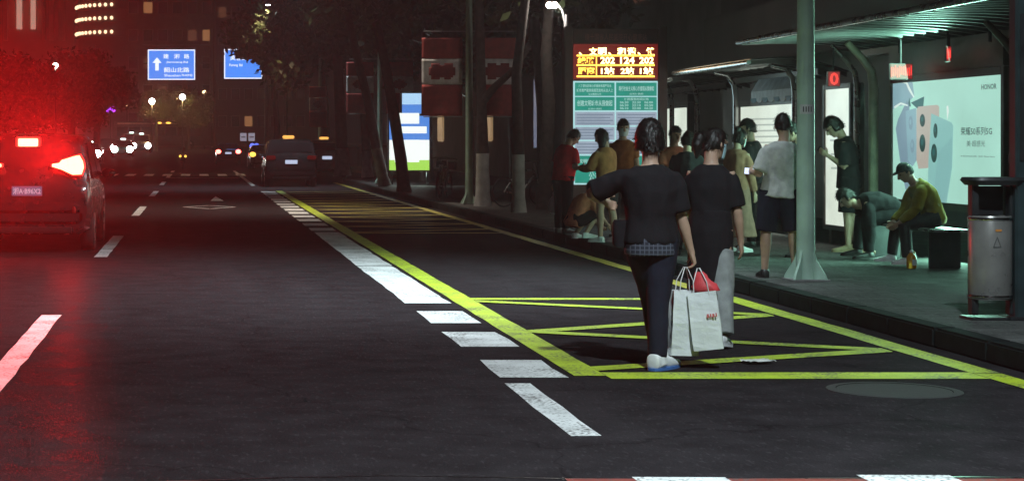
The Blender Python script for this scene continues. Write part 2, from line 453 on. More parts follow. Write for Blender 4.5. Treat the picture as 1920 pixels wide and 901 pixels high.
# tar seams in the asphalt
mat('tar', (0.018, 0.018, 0.02), 0.3, var=0.2)
for pts in ([(-0.6, 9.0), (0.9, 9.25), (2.2, 9.1), (3.7, 9.2), (5.6, 9.05)],):
    pp = []
    for (a, b), (c, d) in zip(pts[:-1], pts[1:]):
        for t in range(6): pp.append((a + (c - a) * t / 6 + random.uniform(-.02, .02), b + (d - b) * t / 6 + random.uniform(-.015, .015)))
    L_ = [(x - 0.012, y) if abs(pts[0][0] - pts[-1][0]) < 1 else (x, y - 0.012) for x, y in pp]
    R_ = [(x + 0.012, y) if abs(pts[0][0] - pts[-1][0]) < 1 else (x, y + 0.012) for x, y in pp]
    v = [(x, y, 0.0025) for x, y in L_] + [(x, y, 0.0025) for x, y in R_]; n = len(L_)
    MB().add(v, [(i, i + 1, n + i + 1, n + i) for i in range(n - 1)]).build('tar_seam', MATS['tar'], road)

# pavement slab with kerb stones, raised 0.15 m
pav = MB()
pav.add([(5.95, -20, 0), (5.95, 76, 0), (8.4, 79, 0), (8.4, 118, 0), (40, 118, 0), (40, -20, 0)] + [(5.95, -20, .15), (5.95, 76, .15), (8.4, 79, .15), (8.4, 118, .15), (40, 118, .15), (40, -20, .15)],
        [(5, 4, 3, 2, 1, 0), (6, 7, 8, 9, 10, 11)] + [(i, (i + 1) % 6, 6 + (i + 1) % 6, 6 + i) for i in range(6)])
pavement = struct(pav.build('pavement', MATS['paving']))
kb = MB().box((0, 0.495, 0.075), (0.2, 0.985, 0.16)).mesh('kerb_stone')
bm = bmesh.new(); bm.from_mesh(kb); bmesh.ops.bevel(bm, geom=list(bm.edges), offset=0.018, segments=2, affect='EDGES'); bm.to_mesh(kb); bm.free()
kerb = struct(empty('kerb', (5.85, 0, 0)))
for k in range(6, 76):
    o = link('kerb_stone', kb, MATS['kerb_stone'], kerb, (random.uniform(-.004, .004), k, random.uniform(-.004, .003)))
far_pave = struct(MB().box((16, 200, 0.6), (12, 160, 1.4)).build('far_pavement', MATS['paving']))
left_pave = struct(MB().box((-22.5, 150, 0.1), (7, 340, 0.3)).build('left_pavement', MATS['paving']))

# manhole cover, litter
mh = empty('manhole_cover', (4.5, 12.4, 0), 0, 'round iron manhole cover set in the asphalt near the bus bay end', 'manhole cover')
MB().lathe([(0.42, 0.0), (0.42, 0.005), (0.40, 0.008), (0.36, 0.008)], n=36, cap=False).build('rim', MATS['iron'], mh, True)
MB().lathe([(0.355, -0.002), (0.355, 0.005), (0.01, 0.006)], n=36).build('lid', MATS['iron'], mh, True)
mat('paper', (0.7, 0.7, 0.68), 0.8)
lt = MB()
g = 7
v = [(0.11 * (i / g - .5) * 2, 0.16 * (j / g - .5), 0.012 + 0.018 * noise.noise(Vector((i * .6, j * .7, 3)))) for j in range(g + 1) for i in range(g + 1)]
lt.add(v, [(j * (g + 1) + i, j * (g + 1) + i + 1, (j + 1) * (g + 1) + i + 1, (j + 1) * (g + 1) + i) for j in range(g) for i in range(g)])
lo = lt.build('paper_litter', MATS['paper'], None, True, loc=(4.06, 13.92, 0.012)); lo.rotation_euler = (0, 0, 0.3)
tag(lo, 'crumpled white paper scrap lying on the yellow zigzag line', 'litter')
# ------------------------------------------------------------------ street lamps (right-hand pavement)
LAMP_WHITE = (0.80, 0.95, 1.0)
emit('lamp_lens', LAMP_WHITE, 30.0)
def street_lamp(x, y, label, power, head_x=-2.7, z=8.6, flags=None, col=LAMP_WHITE, aim=(-1.5, 0), spot=118, r=0.095, blend=.9):
    t = empty('street_lamp', (x, y, 0.15), 0, label, 'street lamp', 'street lamps along the right pavement')
    MB().tube([(0, 0, 0), (0, 0, 2.5), (0, 0, z - .4)], [r, r * .93, r * .6], 20).build('pole', MATS['lamp_post_paint'], t, True)
    MB().tube([(0, 0, z - .5), (head_x * .3, 0, z - .12), (head_x * .9, 0, z)], [r * .55, r * .5, r * .4], 10).build('arm', MATS['lamp_post_paint'], t, True)
    for k in range(4):
        a = math.pi / 4 + k * math.pi / 2; c, s = math.cos(a), math.sin(a)
        n = Vector((-s, c, 0)) * .012; p = [Vector((c * r * .9, s * r * .9, .34)), Vector((c * r * .9, s * r * .9, .012)), Vector((c * r * 2.6, s * r * 2.6, .012)), Vector((c * r * 2.4, s * r * 2.4, .06)), Vector((c * r * 1.3, s * r * 1.3, .22))]
        v = [q + n for q in p] + [q - n for q in p]
        MB().add(v, [(0, 1, 2, 3, 4), (9, 8, 7, 6, 5)] + [(i, (i + 1) % 5, 5 + (i + 1) % 5, 5 + i) for i in range(5)]).build('base_fin', MATS['lamp_post_paint'], t)
    MB().box((0, 0, .008), (r * 4.2, r * 4.2, .022)).build('base_plate', MATS['grey_post'], t, bevel=.004)
    h = MB().loft([((head_x, -.30, z + .02), (1, 0, 0), (0, 0, 1), .06, .03), ((head_x, -.2, z + .03), (1, 0, 0), (0, 0, 1), .15, .06), ((head_x, .2, z + .03), (1, 0, 0), (0, 0, 1), .15, .06), ((head_x, .3, z + .02), (1, 0, 0), (0, 0, 1), .06, .03)], 16).build('lamp_head', MATS['grey_post'], t, True)
    MB().box((head_x, 0, z - .038), (.20, .34, .012)).build('lens', MATS['lamp_lens'], h)
    lamp('lamp_light', 'SPOT', (head_x, 0, z - .08), power, col, t, (head_x + aim[0], aim[1], 0), 0.15, spot, blend)
    if flags:
        zt, zb, wd = flags
        for s in (-1, 1):
            for zz in (zt, zb): MB().tube([(0, 0, zz - .15), (s * (wd + .12), 0, zz - .15)], .012, 8).build('flag_rail', MATS['grey_post'], t)
    return t
mat('sticker', (0.6, 0.62, 0.62), 0.5)
L1 = street_lamp(6.40, 20.2, 'pale green painted lamp post with finned base, nearest the shelter', 6600, aim=(-3.2, 1.0), spot=90, blend=.85)
pz = 1.6 - (205 - 267) * 20.2 / 3600 - .15
def band(parent, r, z0, z1, a0, a1, m, name):
    n = 10; v = []
    for z in (z0, z1):
        for k in range(n + 1):
            a = R(a0 + (a1 - a0) * k / n); v.append((r * math.cos(a), r * math.sin(a), z))
    return MB().add(v, [(k, k + 1, n + 2 + k, n + 1 + k) for k in range(n)]).build(name, m, parent, True)
st_ = band(L1, .0945, pz - .05, pz + .05, 215, 320, MATS['sticker'], 'number_plate')
mat('sticker_print', (0.05, 0.05, 0.05), 0.6)
for k in range(4): band(L1, .0955, pz - .028, pz + .028, 236 + 16 * k, 243 + 16 * k, MATS['sticker_print'], 'digit')
L0 = street_lamp(6.40, 7.0, 'unseen street lamp added on the right to light the near road', 5600, aim=(-1.6, 3.6), spot=105, blend=.6)  # out of view, added to brighten the markings near the camera
L2 = street_lamp(6.37, 45.0, 'grey lamp post flanked by a pair of large red and white flags', 4000, flags=(4.2, 2.2, .95), aim=(-2.8, 1.0), spot=100, blend=1.0, col=(1, .86, .70))
L3 = street_lamp(6.37, 67.0, 'slender lamp post with smaller flags between two leaning trunks', 3600, flags=(4.5, 2.6, .95), aim=(-2.6, 0.5), spot=104, blend=1.0)
L4 = street_lamp(6.37, 99.7, 'distant lamp post with dim red flags beyond the taxi', 1100, flags=(4.6, 2.4, .9), col=(1, .72, .42), aim=(-2.5, 0), spot=115)
# flags: red top, white middle with a red emblem, red bottom
mat('flag_red', (0.32, 0.05, 0.045), 0.8); mat('flag_white', (0.66, 0.64, 0.63), 0.8); mat('flag_emblem', (0.22, 0.04, 0.04), 0.8)
def flag(x, y, zt, zb, wd, label, emblem):
    t = empty('banner_flag', (x, y, zb), 0, label, 'banner', 'flags hung on the lamp posts')
    hgt = zt - zb
    def cloth(name, z0, z1, x0, x1, m, off=0.0, pr=None, mask=None):
        n, k = 14, 10; v = []
        for j in range(k + 1):
            for i in range(n + 1):
                xx = x0 + (x1 - x0) * i / n; zz = z0 + (z1 - z0) * j / k
                v.append((xx, off + .05 * noise.noise(Vector((xx * 2.2 + x, zz * 1.1, y))), zz))
        f = [(j * (n + 1) + i, j * (n + 1) + i + 1, (j + 1) * (n + 1) + i + 1, (j + 1) * (n + 1) + i) for j in range(k) for i in range(n)
             if mask is None or mask((i + .5) / n, (j + .5) / k)]
        o = MB().add(v, f).build(name, m, pr or t, True)
        sd = o.modifiers.new('t', 'SOLIDIFY'); sd.thickness = .003; return o
    cloth('red_field', 0, hgt * .40, 0, wd, MATS['flag_red'])
    w = cloth('white_field', hgt * .402, hgt * .73, 0, wd, MATS['flag_white'])
    cloth('red_field', hgt * .732, hgt, 0, wd, MATS['flag_red'])
    if emblem == 'cloud': mk = lambda u, v: ((u - .3) / .22) ** 2 + ((v - .5) / .42) ** 2 < 1 or ((u - .7) / .22) ** 2 + ((v - .52) / .42) ** 2 < 1 or abs(v - .42) < .22 and .15 < u < .85
    else: mk = lambda u, v: ((u - .5) / .34) ** 2 + ((v - .5) / .36) ** 2 < 1
    cloth('emblem', hgt * .44, hgt * .70, wd * .12, wd * .88, MATS['flag_emblem'], -.008, w, mk)
flag(5.26, 45.0, 4.05, 2.22, .95, 'red and white flag with cloud emblem on the left of the grey lamp post', 'cloud')
flag(6.58, 45.0, 4.05, 2.22, .95, 'red and white flag right of the grey lamp post, crossed by a branch', 'cloud')
flag(5.20, 67.0, 4.40, 2.60, .95, 'red and white flag left of the slender post, behind a leaning trunk', 'dot')
flag(6.58, 67.0, 4.40, 2.60, .95, 'flag with red disc just above the bright blue and green panel', 'dot')
flag(5.80, 99.5, 4.50, 2.40, .9, 'dim red flag above the white taxi', 'dot')

# ------------------------------------------------------------------ lit panel art helper: print laid on a panel that faces the road
def panel_pt(Xp, px, py, lift):
    Y = Xp * F / (px - CX); return (Xp - lift, Y, CH - (py - CY) * Y / F)
def art(Xp, pts, m, parent, name, lift):
    return MB().sheet([panel_pt(Xp, *p, lift) for p in pts]).build(name, m, parent)
def ell(cx, cy, rx, ry, n=20): return [(cx + rx * math.cos(2 * math.pi * k / n), cy + ry * math.sin(2 * math.pi * k / n)) for k in range(n)]

# ------------------------------------------------------------------ bus shelters
mat('shelter_frame', (0.085, 0.07, 0.06), 0.45, 0.2, var=0.3)
mat('shelter_beige', (0.42, 0.40, 0.28), 0.55, 0.0)
mat('roof_slat', (0.10, 0.11, 0.105), 0.42, 0.25, var=0.3)
mat('roof_sheet', (0.05, 0.055, 0.055), 0.30, 0.2)
emit('box_light_green', (0.44, 0.80, 0.67), 0.86, uneven=0.10, scale=0.9)
emit('box_light_warm', (0.86, 0.96, 0.82), 0.80, uneven=0.12, scale=1.2)
def shelter(label, x_front, x_back, y0, y1, z_front, z_back, nslat, cols, slat_mat='roof_slat', edge='steel', xcol=8.95, rods=()):
    t = empty('bus_shelter', (0, 0, 0), 0, label, 'bus shelter', 'bus shelters on the pavement')
    def prof(s):      # gull-wing cross section, s 0..1 from front to back
        x = x_front + (x_back - x_front) * s
        return x, z_front + (z_back - z_front) * s + .10 * math.sin(math.pi * s) - .05 * s
    N = 12
    v = []
    for y in (y0, y1):
        for lay_ in (0.0, .02):
            for i in range(N + 1):
                x, z = prof(i / N); v.append((x, y, z + .07 + lay_))
    n1 = N + 1
    f = []
    for i in range(N):
        f += [(i, i + 1, 2 * n1 + i + 1, 2 * n1 + i), (n1 + i, 3 * n1 + i, 3 * n1 + i + 1, n1 + i + 1), (i, n1 + i, n1 + i + 1, i + 1), (2 * n1 + i, 2 * n1 + i + 1, 3 * n1 + i + 1, 3 * n1 + i)]
    f += [(0, 2 * n1, 3 * n1, n1), (N, n1 + N, 3 * n1 + N, 2 * n1 + N)]
    MB().add(v, f).build('roof_sheet', MATS['roof_sheet'], t, True)
    for k in range(nslat):
        y = y0 + .12 + (y1 - y0 - .24) * k / (nslat - 1)
        mb = MB(); vv = []
        for i in range(N + 1):
            x, z = prof(i / N)
            for dy, dz in ((-.035, .066), (.035, .066), (.035, .0), (-.035, .0)): vv.append((x, y + dy, z + dz))
        ff = []
        for i in range(N):
            for q in range(4): ff.append((4 * i + q, 4 * i + (q + 1) % 4, 4 * i + 4 + (q + 1) % 4, 4 * i + 4 + q))
        ff += [(3, 2, 1, 0), (4 * N, 4 * N + 1, 4 * N + 2, 4 * N + 3)]
        mb.add(vv, ff).build('roof_slat', MATS[slat_mat], t)
    MB().tube([(x_front - .02, y0, z_front + .04), (x_front - .02, y1, z_front + .04)], .035, 10).build('front_gutter', MATS[edge], t, True)
    xb, zb = prof(.72)
    MB().box((xb, (y0 + y1) / 2, zb - .05), (.10, y1 - y0, .09)).build('roof_beam', MATS['shelter_frame'], t, bevel=.01)
    for (y, wd, m_) in cols:
        MB().tube([(xcol, y, .15), (xcol, y, 2.35), (xcol - .03, y, 2.55), (xcol - .14, y, 2.70), (xcol - .35, y, prof(.5)[1] - .01)], [wd, wd, wd * .9, wd * .8, wd * .7], 14).build('column', MATS[m_], t, True)
        MB().lathe([(wd * 1.9, .15), (wd * 1.9, .165), (wd * 1.3, .185)], (xcol, y, 0), 16).build('column_foot', MATS['dark_metal'], t)
    for (x, y) in rods:
        MB().tube([(x, y, 2.74), (x, y, 2.98)], .02, 8).build('hanger_rod', MATS['dark_metal'], t)
    return t
def light_box(label, Xp, y0, y1, z0, z1, face_mat, power, lcol, frame='shelter_frame', header=.36, legs=True, margin=.09, inner=None, deep=.16):
    """double-glazed lit advertising box, face towards the road"""
    t = empty('light_box', (0, 0, 0), 0, label, 'light box', 'lit advertising panels at the bus stop')
    yc, zc = (y0 + y1) / 2, (z0 + z1) / 2
    MB().box((Xp + deep / 2 + .012, yc, zc), (deep, y1 - y0 + 2 * margin, z1 - z0 + 2 * margin)).build('cabinet', MATS[frame], t, bevel=.012)
    fr = .035
    for a, b in (((Xp - .002, y0 - margin / 2, zc), (.05, margin, z1 - z0 + 2 * margin)), ((Xp - .002, y1 + margin / 2, zc), (.05, margin, z1 - z0 + 2 * margin)),
                 ((Xp - .002, yc, z0 - margin / 2), (.05, y1 - y0, margin)), ((Xp - .002, yc, z1 + margin / 2), (.05, y1 - y0, margin))):
        MB().box(a, b).build('frame_bar', MATS[frame], t, bevel=.006)
    f = MB().box((Xp + .004, yc, zc), (.012, y1 - y0 - .002, z1 - z0 - .002)).build('lit_face', face_mat, t)
    if header: MB().box((Xp + .06, yc, z1 + margin + header / 2 + .004), (.18, y1 - y0 + 2 * margin, header)).build('header', MATS[frame], t, bevel=.01)
    if legs:
        for y in (y0 + .1, y1 - .1): MB().box((Xp + .09, y, (.15 + z0 - margin) / 2), (.12, .12, z0 - margin - .15)).build('leg', MATS[frame], t)
    if power: lamp('panel_light', 'AREA', (Xp - .06, yc, zc), power, lcol, t, (Xp - 5, yc, zc - .8), sx=(z1 - z0), sy=(y1 - y0))
    return t, f
GRN = (0.42, 1.0, 0.74)
S1 = shelter('long near bus shelter with ribbed curved metal roof behind the lamp post', 7.45, 9.75, 16.6, 26.4, 2.93, 2.78, 26,
             [(20.95, .05, 'shelter_frame'), (25.42, .062, 'shelter_beige'), (26.05, .04, 'steel'), (17.6, .05, 'shelter_frame')], rods=[(9.0, 21.8), (9.0, 23.0), (9.0, 24.6)])
XA = 9.07
B1, f1 = light_box('wide pale green phone advertisement behind the seated woman in yellow', XA, 21.62, 25.03, .87, 2.365, MATS['box_light_green'], 300, GRN, header=.34)
for nm, col, st in (('ad_blue', (.27, .42, .52), .68), ('ad_pale', (.34, .58, .66), .66), ('ad_pink', (.66, .60, .52), .66), ('ad_teal', (.36, .74, .70), .66), ('ad_leaf', (.05, .24, .24), .5), ('ad_ink', (.03, .09, .08), .6), ('ad_white', (.80, .95, .88), .85), ('ad_teal2', (.33, .68, .66), .66)):
    emit(nm, col, st)
zp = lambda x, y: (1640 + x / 3.004, 100 + y / 3.004)
def zart(pts, m, lift, name='printed_phone'): return art(XA, [zp(*p) for p in pts], MATS[m], f1, name, lift)
zart([(104, 170), (190, 150), (215, 165), (225, 240), (180, 290), (120, 300), (104, 320)], 'ad_pale', .0040, 'printed_swirl')
zart([(186, 300), (198, 248), (206, 300)], 'ad_leaf', .0045, 'printed_leaf'); zart([(206, 278), (281, 243), (276, 302), (242, 312)], 'ad_leaf', .0045, 'printed_leaf')
zart([(185, 262), (134, 372), (121, 425), (150, 640), (176, 765), (192, 772), (205, 640), (198, 300)], 'ad_blue', .0050)
zart([(176, 325), (236, 308), (240, 600), (214, 640), (190, 600)], 'ad_pale', .0056)
zart([(248, 300), (355, 290), (366, 300), (366, 640), (250, 650), (238, 600), (238, 320)], 'ad_pink', .0062)
zart([(322, 338), (436, 390), (446, 408), (440, 640), (405, 862), (300, 862), (306, 600)], 'ad_teal', .0068)
zart([(360, 560), (440, 470), (438, 640), (405, 850), (330, 856)], 'ad_teal2', .0073, 'printed_glint')
for (cx, cy, rx, ry, lf) in ((272, 378, 15, 36, .0066), (272, 506, 17, 50, .0066), (346, 436, 12, 42, .0078), (338, 562, 17, 53, .0078), (215, 522, 11, 40, .0060), (206, 392, 12, 40, .0060)):
    zart(ell(cx, cy, rx, ry), 'ad_ink' if cx > 220 else 'ad_blue', lf, 'printed_lens')
    zart(ell(cx - 2, cy - 6, rx * .4, ry * .4), 'ad_pale' if cx < 220 else 'ad_leaf', lf + .0007, 'printed_glint')
for a in ([(150, 165), (186, 160), (205, 200), (228, 246), (222, 250), (196, 210), (180, 172)], [(112, 300), (150, 276), (190, 290), (190, 298), (150, 288), (116, 312)], [(408, 300), (418, 292), (422, 330), (412, 380)]):
    zart(a, 'ad_white', .0084, 'printed_swirl')
def ztext(body, cx, cy, w, h, m='ad_ink', bold=0.0):
    px, py = zp(cx, cy); p = panel_pt(XA, px, py, .006)
    w_m = abs(panel_pt(XA, zp(cx - w / 2, cy)[0], py, 0)[1] - panel_pt(XA, zp(cx + w / 2, cy)[0], py, 0)[1])
    text(body, h / 3.004 * p[1] / F, MATS[m], f1, p, 'road', w_m, bold=bold)
ztext('HONOR', 646, 188, 86, 30, bold=.02); ztext('荣耀50系列5G', 574, 438, 176, 46, bold=.01); ztext('美·超感光', 572, 508, 104, 34); ztext('HONOR 50 Series', 582, 580, 190, 9)
# narrow lit panel, and the box under the far shelter
B2, f2 = light_box('tall narrow white lit panel beside the man in black', 9.10, 26.75, 27.80, .42, 2.36, MATS['box_light_warm'], 16, (.9, 1, .86), header=0, margin=.07)
emit('ad_grey', (.52, .60, .52), .7)
for k in range(4): art(9.10, [(1556 + k * 1, 235 + 26 * k), (1586, 235 + 26 * k), (1586, 239 + 26 * k), (1556 + k, 239 + 26 * k)], MATS['ad_grey'], f2, 'printed_line', .005)
S2 = shelter('lower far bus shelter with warm lit front edge, left of the lamp post', 8.15, 9.6, 28.3, 32.8, 2.74, 2.62, 12, [(28.6, .045, 'steel'), (31.75, .045, 'steel'), (34.2, .045, 'steel')], xcol=8.9)
B3, f3 = light_box('white lit panel under a blue valance behind the man in white', 9.10, 29.05, 32.15, .80, 2.19, MATS['box_light_warm'], 26, (.9, 1, .86), header=0)
mat('valance_white', (0.50, 0.56, 0.60), 0.6); mat('valance_blue', (0.05, 0.16, 0.22), 0.6)
va = empty('valance', (0, 0, 0), 0, 'pale blue scalloped valance over the white lit panel', 'valance')
MB().prism([(9.0, 2.31), (9.0, 2.42), (9.12, 2.62), (9.16, 2.62), (9.16, 2.31)], 29.05, 31.2, 'y').build('cover', MATS['valance_white'], va)
for k in range(7):
    y = 29.05 + k * .307
    MB().prism([(y + .004, 2.31), (y + .303, 2.31)] + [(y + .1535 + .149 * math.cos(R(a)), 2.306 - .07 * math.sin(R(a))) for a in range(0, 181, 20)][1:-1], 8.99, 9.005, 'x').build('scallop', MATS['valance_blue'] if k % 2 == 0 else MATS['valance_white'], va)
emit('ad_red', (.8, .05, .04), .8)
art(9.10, [(1488, 200), (1496, 199), (1496, 222), (1488, 223)], MATS['ad_red'], f3, 'printed_mark', .005)
for k in range(5): art(9.10, [(1400 + 4 * k, 222 + 11 * k), (1470, 221 + 11 * k), (1470, 224 + 11 * k), (1400 + 4 * k, 225 + 11 * k)], MATS['ad_grey'], f3, 'printed_line', .005)
B4, f4 = light_box('plain pale lit panel to the right of the timetable board', 9.10, 35.6, 37.3, .90, 2.25, MATS['box_light_warm'], 14, (.85, 1, .8), header=.15, frame='dark_metal')
S3 = shelter('small rearmost shelter with silver bent posts right of the timetable board', 8.3, 9.7, 33.6, 38.2, 2.66, 2.60, 10, [(35.2, .045, 'steel'), (38.0, .045, 'steel')], xcol=8.7)
# red LED route displays hung from the near shelter
emit('led_red', (1.0, .06, .05), 1.1); emit('led_red_dim', (.32, .015, .02), .8)
def led_sign(label, p, w, h, body):
    t = empty('led_display', p, 0, label, 'display', 'red route displays')
    MB().box((0, .03, 0), (w + .02, .05, h + .02)).build('housing', MATS['black_plastic'], t, bevel=.006)
    f = MB().box((0, .002, 0), (w, .006, h)).build('display_face', MATS['led_red_dim'], t)
    if body == 'bars':
        rr = random.Random(3)
        for i in range(11):
            x = -w / 2 + w * (i + .5) / 11
            z0_ = -h * .42 + h * .2 * rr.random(); z1_ = h * .42 - h * .2 * rr.random()
            MB().box((x, -.003, (z0_ + z1_) / 2), (w / 18, .004, z1_ - z0_)).build('light_bar', MATS['led_red'], f)
    else: text(body, h * .9, MATS['led_red'], f, (0, -.003, 0), 'cam', w * .8, bold=.03)
    MB().tube([(0, .03, h / 2), (0, .03, h / 2 + .32)], .012, 8).build('hanger', MATS['dark_metal'], t)
    return t
led_sign('red LED display at the upper left corner of the phone advertisement', at(1690, 134, 24.0), .27, .18, 'bars')
led_sign('small red LED display showing a zero above the narrow panel', at(1564, 148, 25.9), .15, .19, '0')
led_sign('thin red LED strip under the roof above the phone advertisement', at(1779, 101, 22.6), .05, .17, 'bars')
led_sign('tiny red LED display under the near roof at the far right', at(1900, 296, 20.6), .05, .09, 'bars')

# ------------------------------------------------------------------ timetable board with LED rows
mat('board_maroon', (0.085, 0.028, 0.026), 0.5); mat('board_text', (0.30, 0.10, 0.09), 0.6)
emit('led_amber', (1.0, .52, .06), 3.2); emit('led_hot', (1.0, .62, .22), 6.0); emit('led_back', (.16, .008, .006), .9)
emit('sheet_green', (.015, .30, .22), .85, uneven=.12, scale=2); emit('sheet_white', (.55, .92, .95), .75); emit('sheet_lilac', (.40, .48, .60), .75, uneven=.15, scale=3); emit('sheet_ink', (.55, .85, .80), .8); emit('sheet_grey', (.24, .30, .40), .75)
YB = 33.0
TB = empty('timetable_board', (at(1154, 267, YB).x, YB, .15), 0, 'tall maroon bus timetable board with glowing amber display and green notices', 'timetable board')
def bp_(px, py): p = at(px, py, YB); return p.x - TB.location.x, p.z - .15
def brect(px0, px1, py0, py1, y0, y1, m, name, parent=TB, bevel=0):
    (x0, z1), (x1, z0) = bp_(px0, py0), bp_(px1, py1)
    return MB().box(((x0 + x1) / 2, (y0 + y1) / 2, (z0 + z1) / 2), (x1 - x0, y1 - y0, z1 - z0)).build(name, m, parent, bevel=bevel)
brect(1060, 1248, 54, 372, .02, .30, MATS['board_maroon'], 'cabinet', bevel=.015)
for a, b in ((1058, 1073), (1235, 1250)): brect(a, b, 50, 424, -.05, .018, MATS['board_maroon'], 'post', bevel=.01)
hd = brect(1074, 1234, 56, 82, -.03, .018, MATS['board_maroon'], 'header', bevel=.006)
x, z = bp_(1154, 70); text('绕十国省人民医院开心健康站', .12, MATS['board_text'], hd, (x, -.034, z), 'cam', 1.06)
led = brect(1075, 1233, 83, 149, -.01, .018, MATS['led_back'], 'led_screen')
def btext(body, px, py, wpx, hpx, m, par, y=-.014, bold=0.0):
    x, z = bp_(px, py); return text(body, hpx * YB / F, MATS[m], par, (x, y, z), 'cam', wpx * YB / F, bold=bold)
for px, ch in ((1088, '、'), (1112, '文'), (1129, '明'), (1143, '、'), (1165, '和'), (1184, '谐'), (1198, '、'), (1219, '健')):
    btext(ch, px, 97 if ch != '、' else 101, 16 if ch != '、' else 6, 15 if ch != '、' else 6, 'led_hot', led, bold=.035)
for py in (104.5, 122.5, 143.5): brect(1081, 1227, py - 1.6, py + 1.6, -.016, -.0115, MATS['led_amber'], 'led_rule', led)
for px in (1118,): brect(px - 1, px + 1, 106.5, 120.5, -.016, -.0115, MATS['led_amber'], 'led_rule', led); brect(px - 1, px + 1, 124.5, 141.5, -.016, -.0115, MATS['led_amber'], 'led_rule', led)
for px, w_, a, b in ((1099, 33, '线路', '距离'), (1139, 27, '202', '1站'), (1176, 27, '124', '2站'), (1212, 27, '202', '1站')):
    btext(a, px, 113.5, w_, 13, 'led_amber' if w_ > 30 else 'led_hot', led, bold=.03); btext(b, px, 133, w_ - 2, 14, 'led_amber' if w_ > 30 else 'led_hot', led, bold=.03)
bk = brect(1075, 1233, 152, 346, -.004, .018, MATS['sheet_white'], 'lit_sheet_panel')
def notice(px0, px1, py0, py1, m, lines, ink='sheet_ink'):
    s_ = brect(px0, px1, py0, py1, -.010, -.0045, MATS[m], 'notice', bk)
    for (body, py, wpx, hpx) in lines: btext(body, (px0 + px1) / 2, py, wpx, hpx, ink, s_, -.0125, bold=.008)
notice(1078, 1152, 155, 180, 'sheet_green', [('八丁里社区核心价值体系国产及总', 161, 62, 5.5), ('城市资产服务局规范发布从业人上', 169.5, 68, 6.5), ('公交服务公示', 176.5, 24, 3.5)])
notice(1155, 1231, 155, 180, 'sheet_green', [('践行社会主义核心价值观从我做起', 166, 66, 9), ('公交便民栏', 176, 26, 3.5)])
notice(1078, 1152, 182, 207, 'sheet_green', [('创建文明城市从我做起', 193.5, 66, 11), ('公交便民栏', 204, 26, 3.5)])
notice(1155, 1231, 182, 207, 'sheet_green', [('便民服务时间公布', 186, 46, 5)])
for r_, row in enumerate((('06:30', '22:30', '06:00'), ('06:30', '22:10', '05:50'), ('06:10', '22:00', '06:20'))):
    for c_, w_ in enumerate(row): btext(w_, 1170 + 23 * c_, 192 + 5.5 * r_, 16, 4, 'sheet_ink', bk, -.0125, bold=.008)
for (a, b, c, d, nl) in ((1078, 1152, 210, 235, 4), (1155, 1231, 210, 235, 4), (1078, 1152, 238, 262, 4), (1155, 1231, 238, 262, 4), (1078, 1152, 265, 289, 4), (1155, 1231, 265, 289, 4)):
    s_ = brect(a, b, c, d, -.010, -.0045, MATS['sheet_lilac'], 'notice', bk)
    for k in range(nl): brect(a + 3, b - 3 - 5 * (k % 2), c + 4 + k * 5.4, c + 6.4 + k * 5.4, -.0125, -.0106, MATS['sheet_grey'], 'printed_line', s_)
notice(1078, 1152, 292, 312, 'sheet_green', [('文明乘车从我做起', 302, 58, 8)]); notice(1155, 1231, 292, 312, 'sheet_green', [])
notice(1078, 1152, 315, 343, 'sheet_green', [('公益', 330, 22, 18)]); notice(1155, 1231, 315, 343, 'sheet_green', [])
lamp('board_light', 'AREA', (0, -.10, 1.9), 22, (.65, .95, 1.0), TB, (0, -5, 1.0), sx=1.4, sy=1.7)

# ------------------------------------------------------------------ bright blue-white-green panel further up
YP = 65.0
emit('panel_white', (.92, 1, .95), 1.1); emit('panel_blue', (.10, .30, .85), .9); emit('panel_sky', (.45, .72, 1.0), 1.0); emit('panel_green', (.45, .85, .12), .9)
TP = empty('advertising_panel', (at(768, 267, YP).x, YP, .15), 0, 'bright blue, white and green lit panel half hidden by a leaning trunk', 'advertising panel')
def pp_(px0, px1, py0, py1, y0, y1, m, name, par=TP):
    a = at(px0, py0, YP); b = at(px1, py1, YP); x0, x1 = a.x - TP.location.x, b.x - TP.location.x; z1, z0 = a.z - .15, b.z - .15
    return MB().box(((x0 + x1) / 2, (y0 + y1) / 2, (z0 + z1) / 2), (x1 - x0, y1 - y0, z1 - z0)).build(name, MATS[m], par)
pp_(727, 808, 214, 322, .02, .22, 'dark_metal', 'cabinet'); pp_(751, 792, 172, 213.8, .02, .22, 'dark_metal', 'upper_cabinet')
for a in (732, 800): pp_(a, a + 5, 322.2, 346, .06, .14, 'dark_metal', 'leg')
pp_(730, 805, 217, 262, 0, .018, 'panel_blue', 'lit_field'); pp_(730, 805, 262.2, 300, 0, .018, 'panel_white', 'lit_field'); pp_(730, 805, 300.2, 319, 0, .018, 'panel_green', 'lit_field')
pp_(754, 790, 175, 196, 0, .018, 'panel_sky', 'lit_field'); pp_(754, 790, 196.2, 213, 0, .018, 'panel_blue', 'lit_field')
w_ = pp_(744, 786, 212, 232, -.01, -.002, 'panel_white', 'printed_block'); pp_(752, 800, 237, 250, -.01, -.002, 'panel_white', 'printed_block'); pp_(740, 786, 262, 304, -.01, -.003, 'panel_white', 'printed_block')
lamp('panel_light', 'AREA', (0, -.1, 1.2), 60, (.8, 1, .9), TP, (0, -4, 0), sx=1.3, sy=1.9)
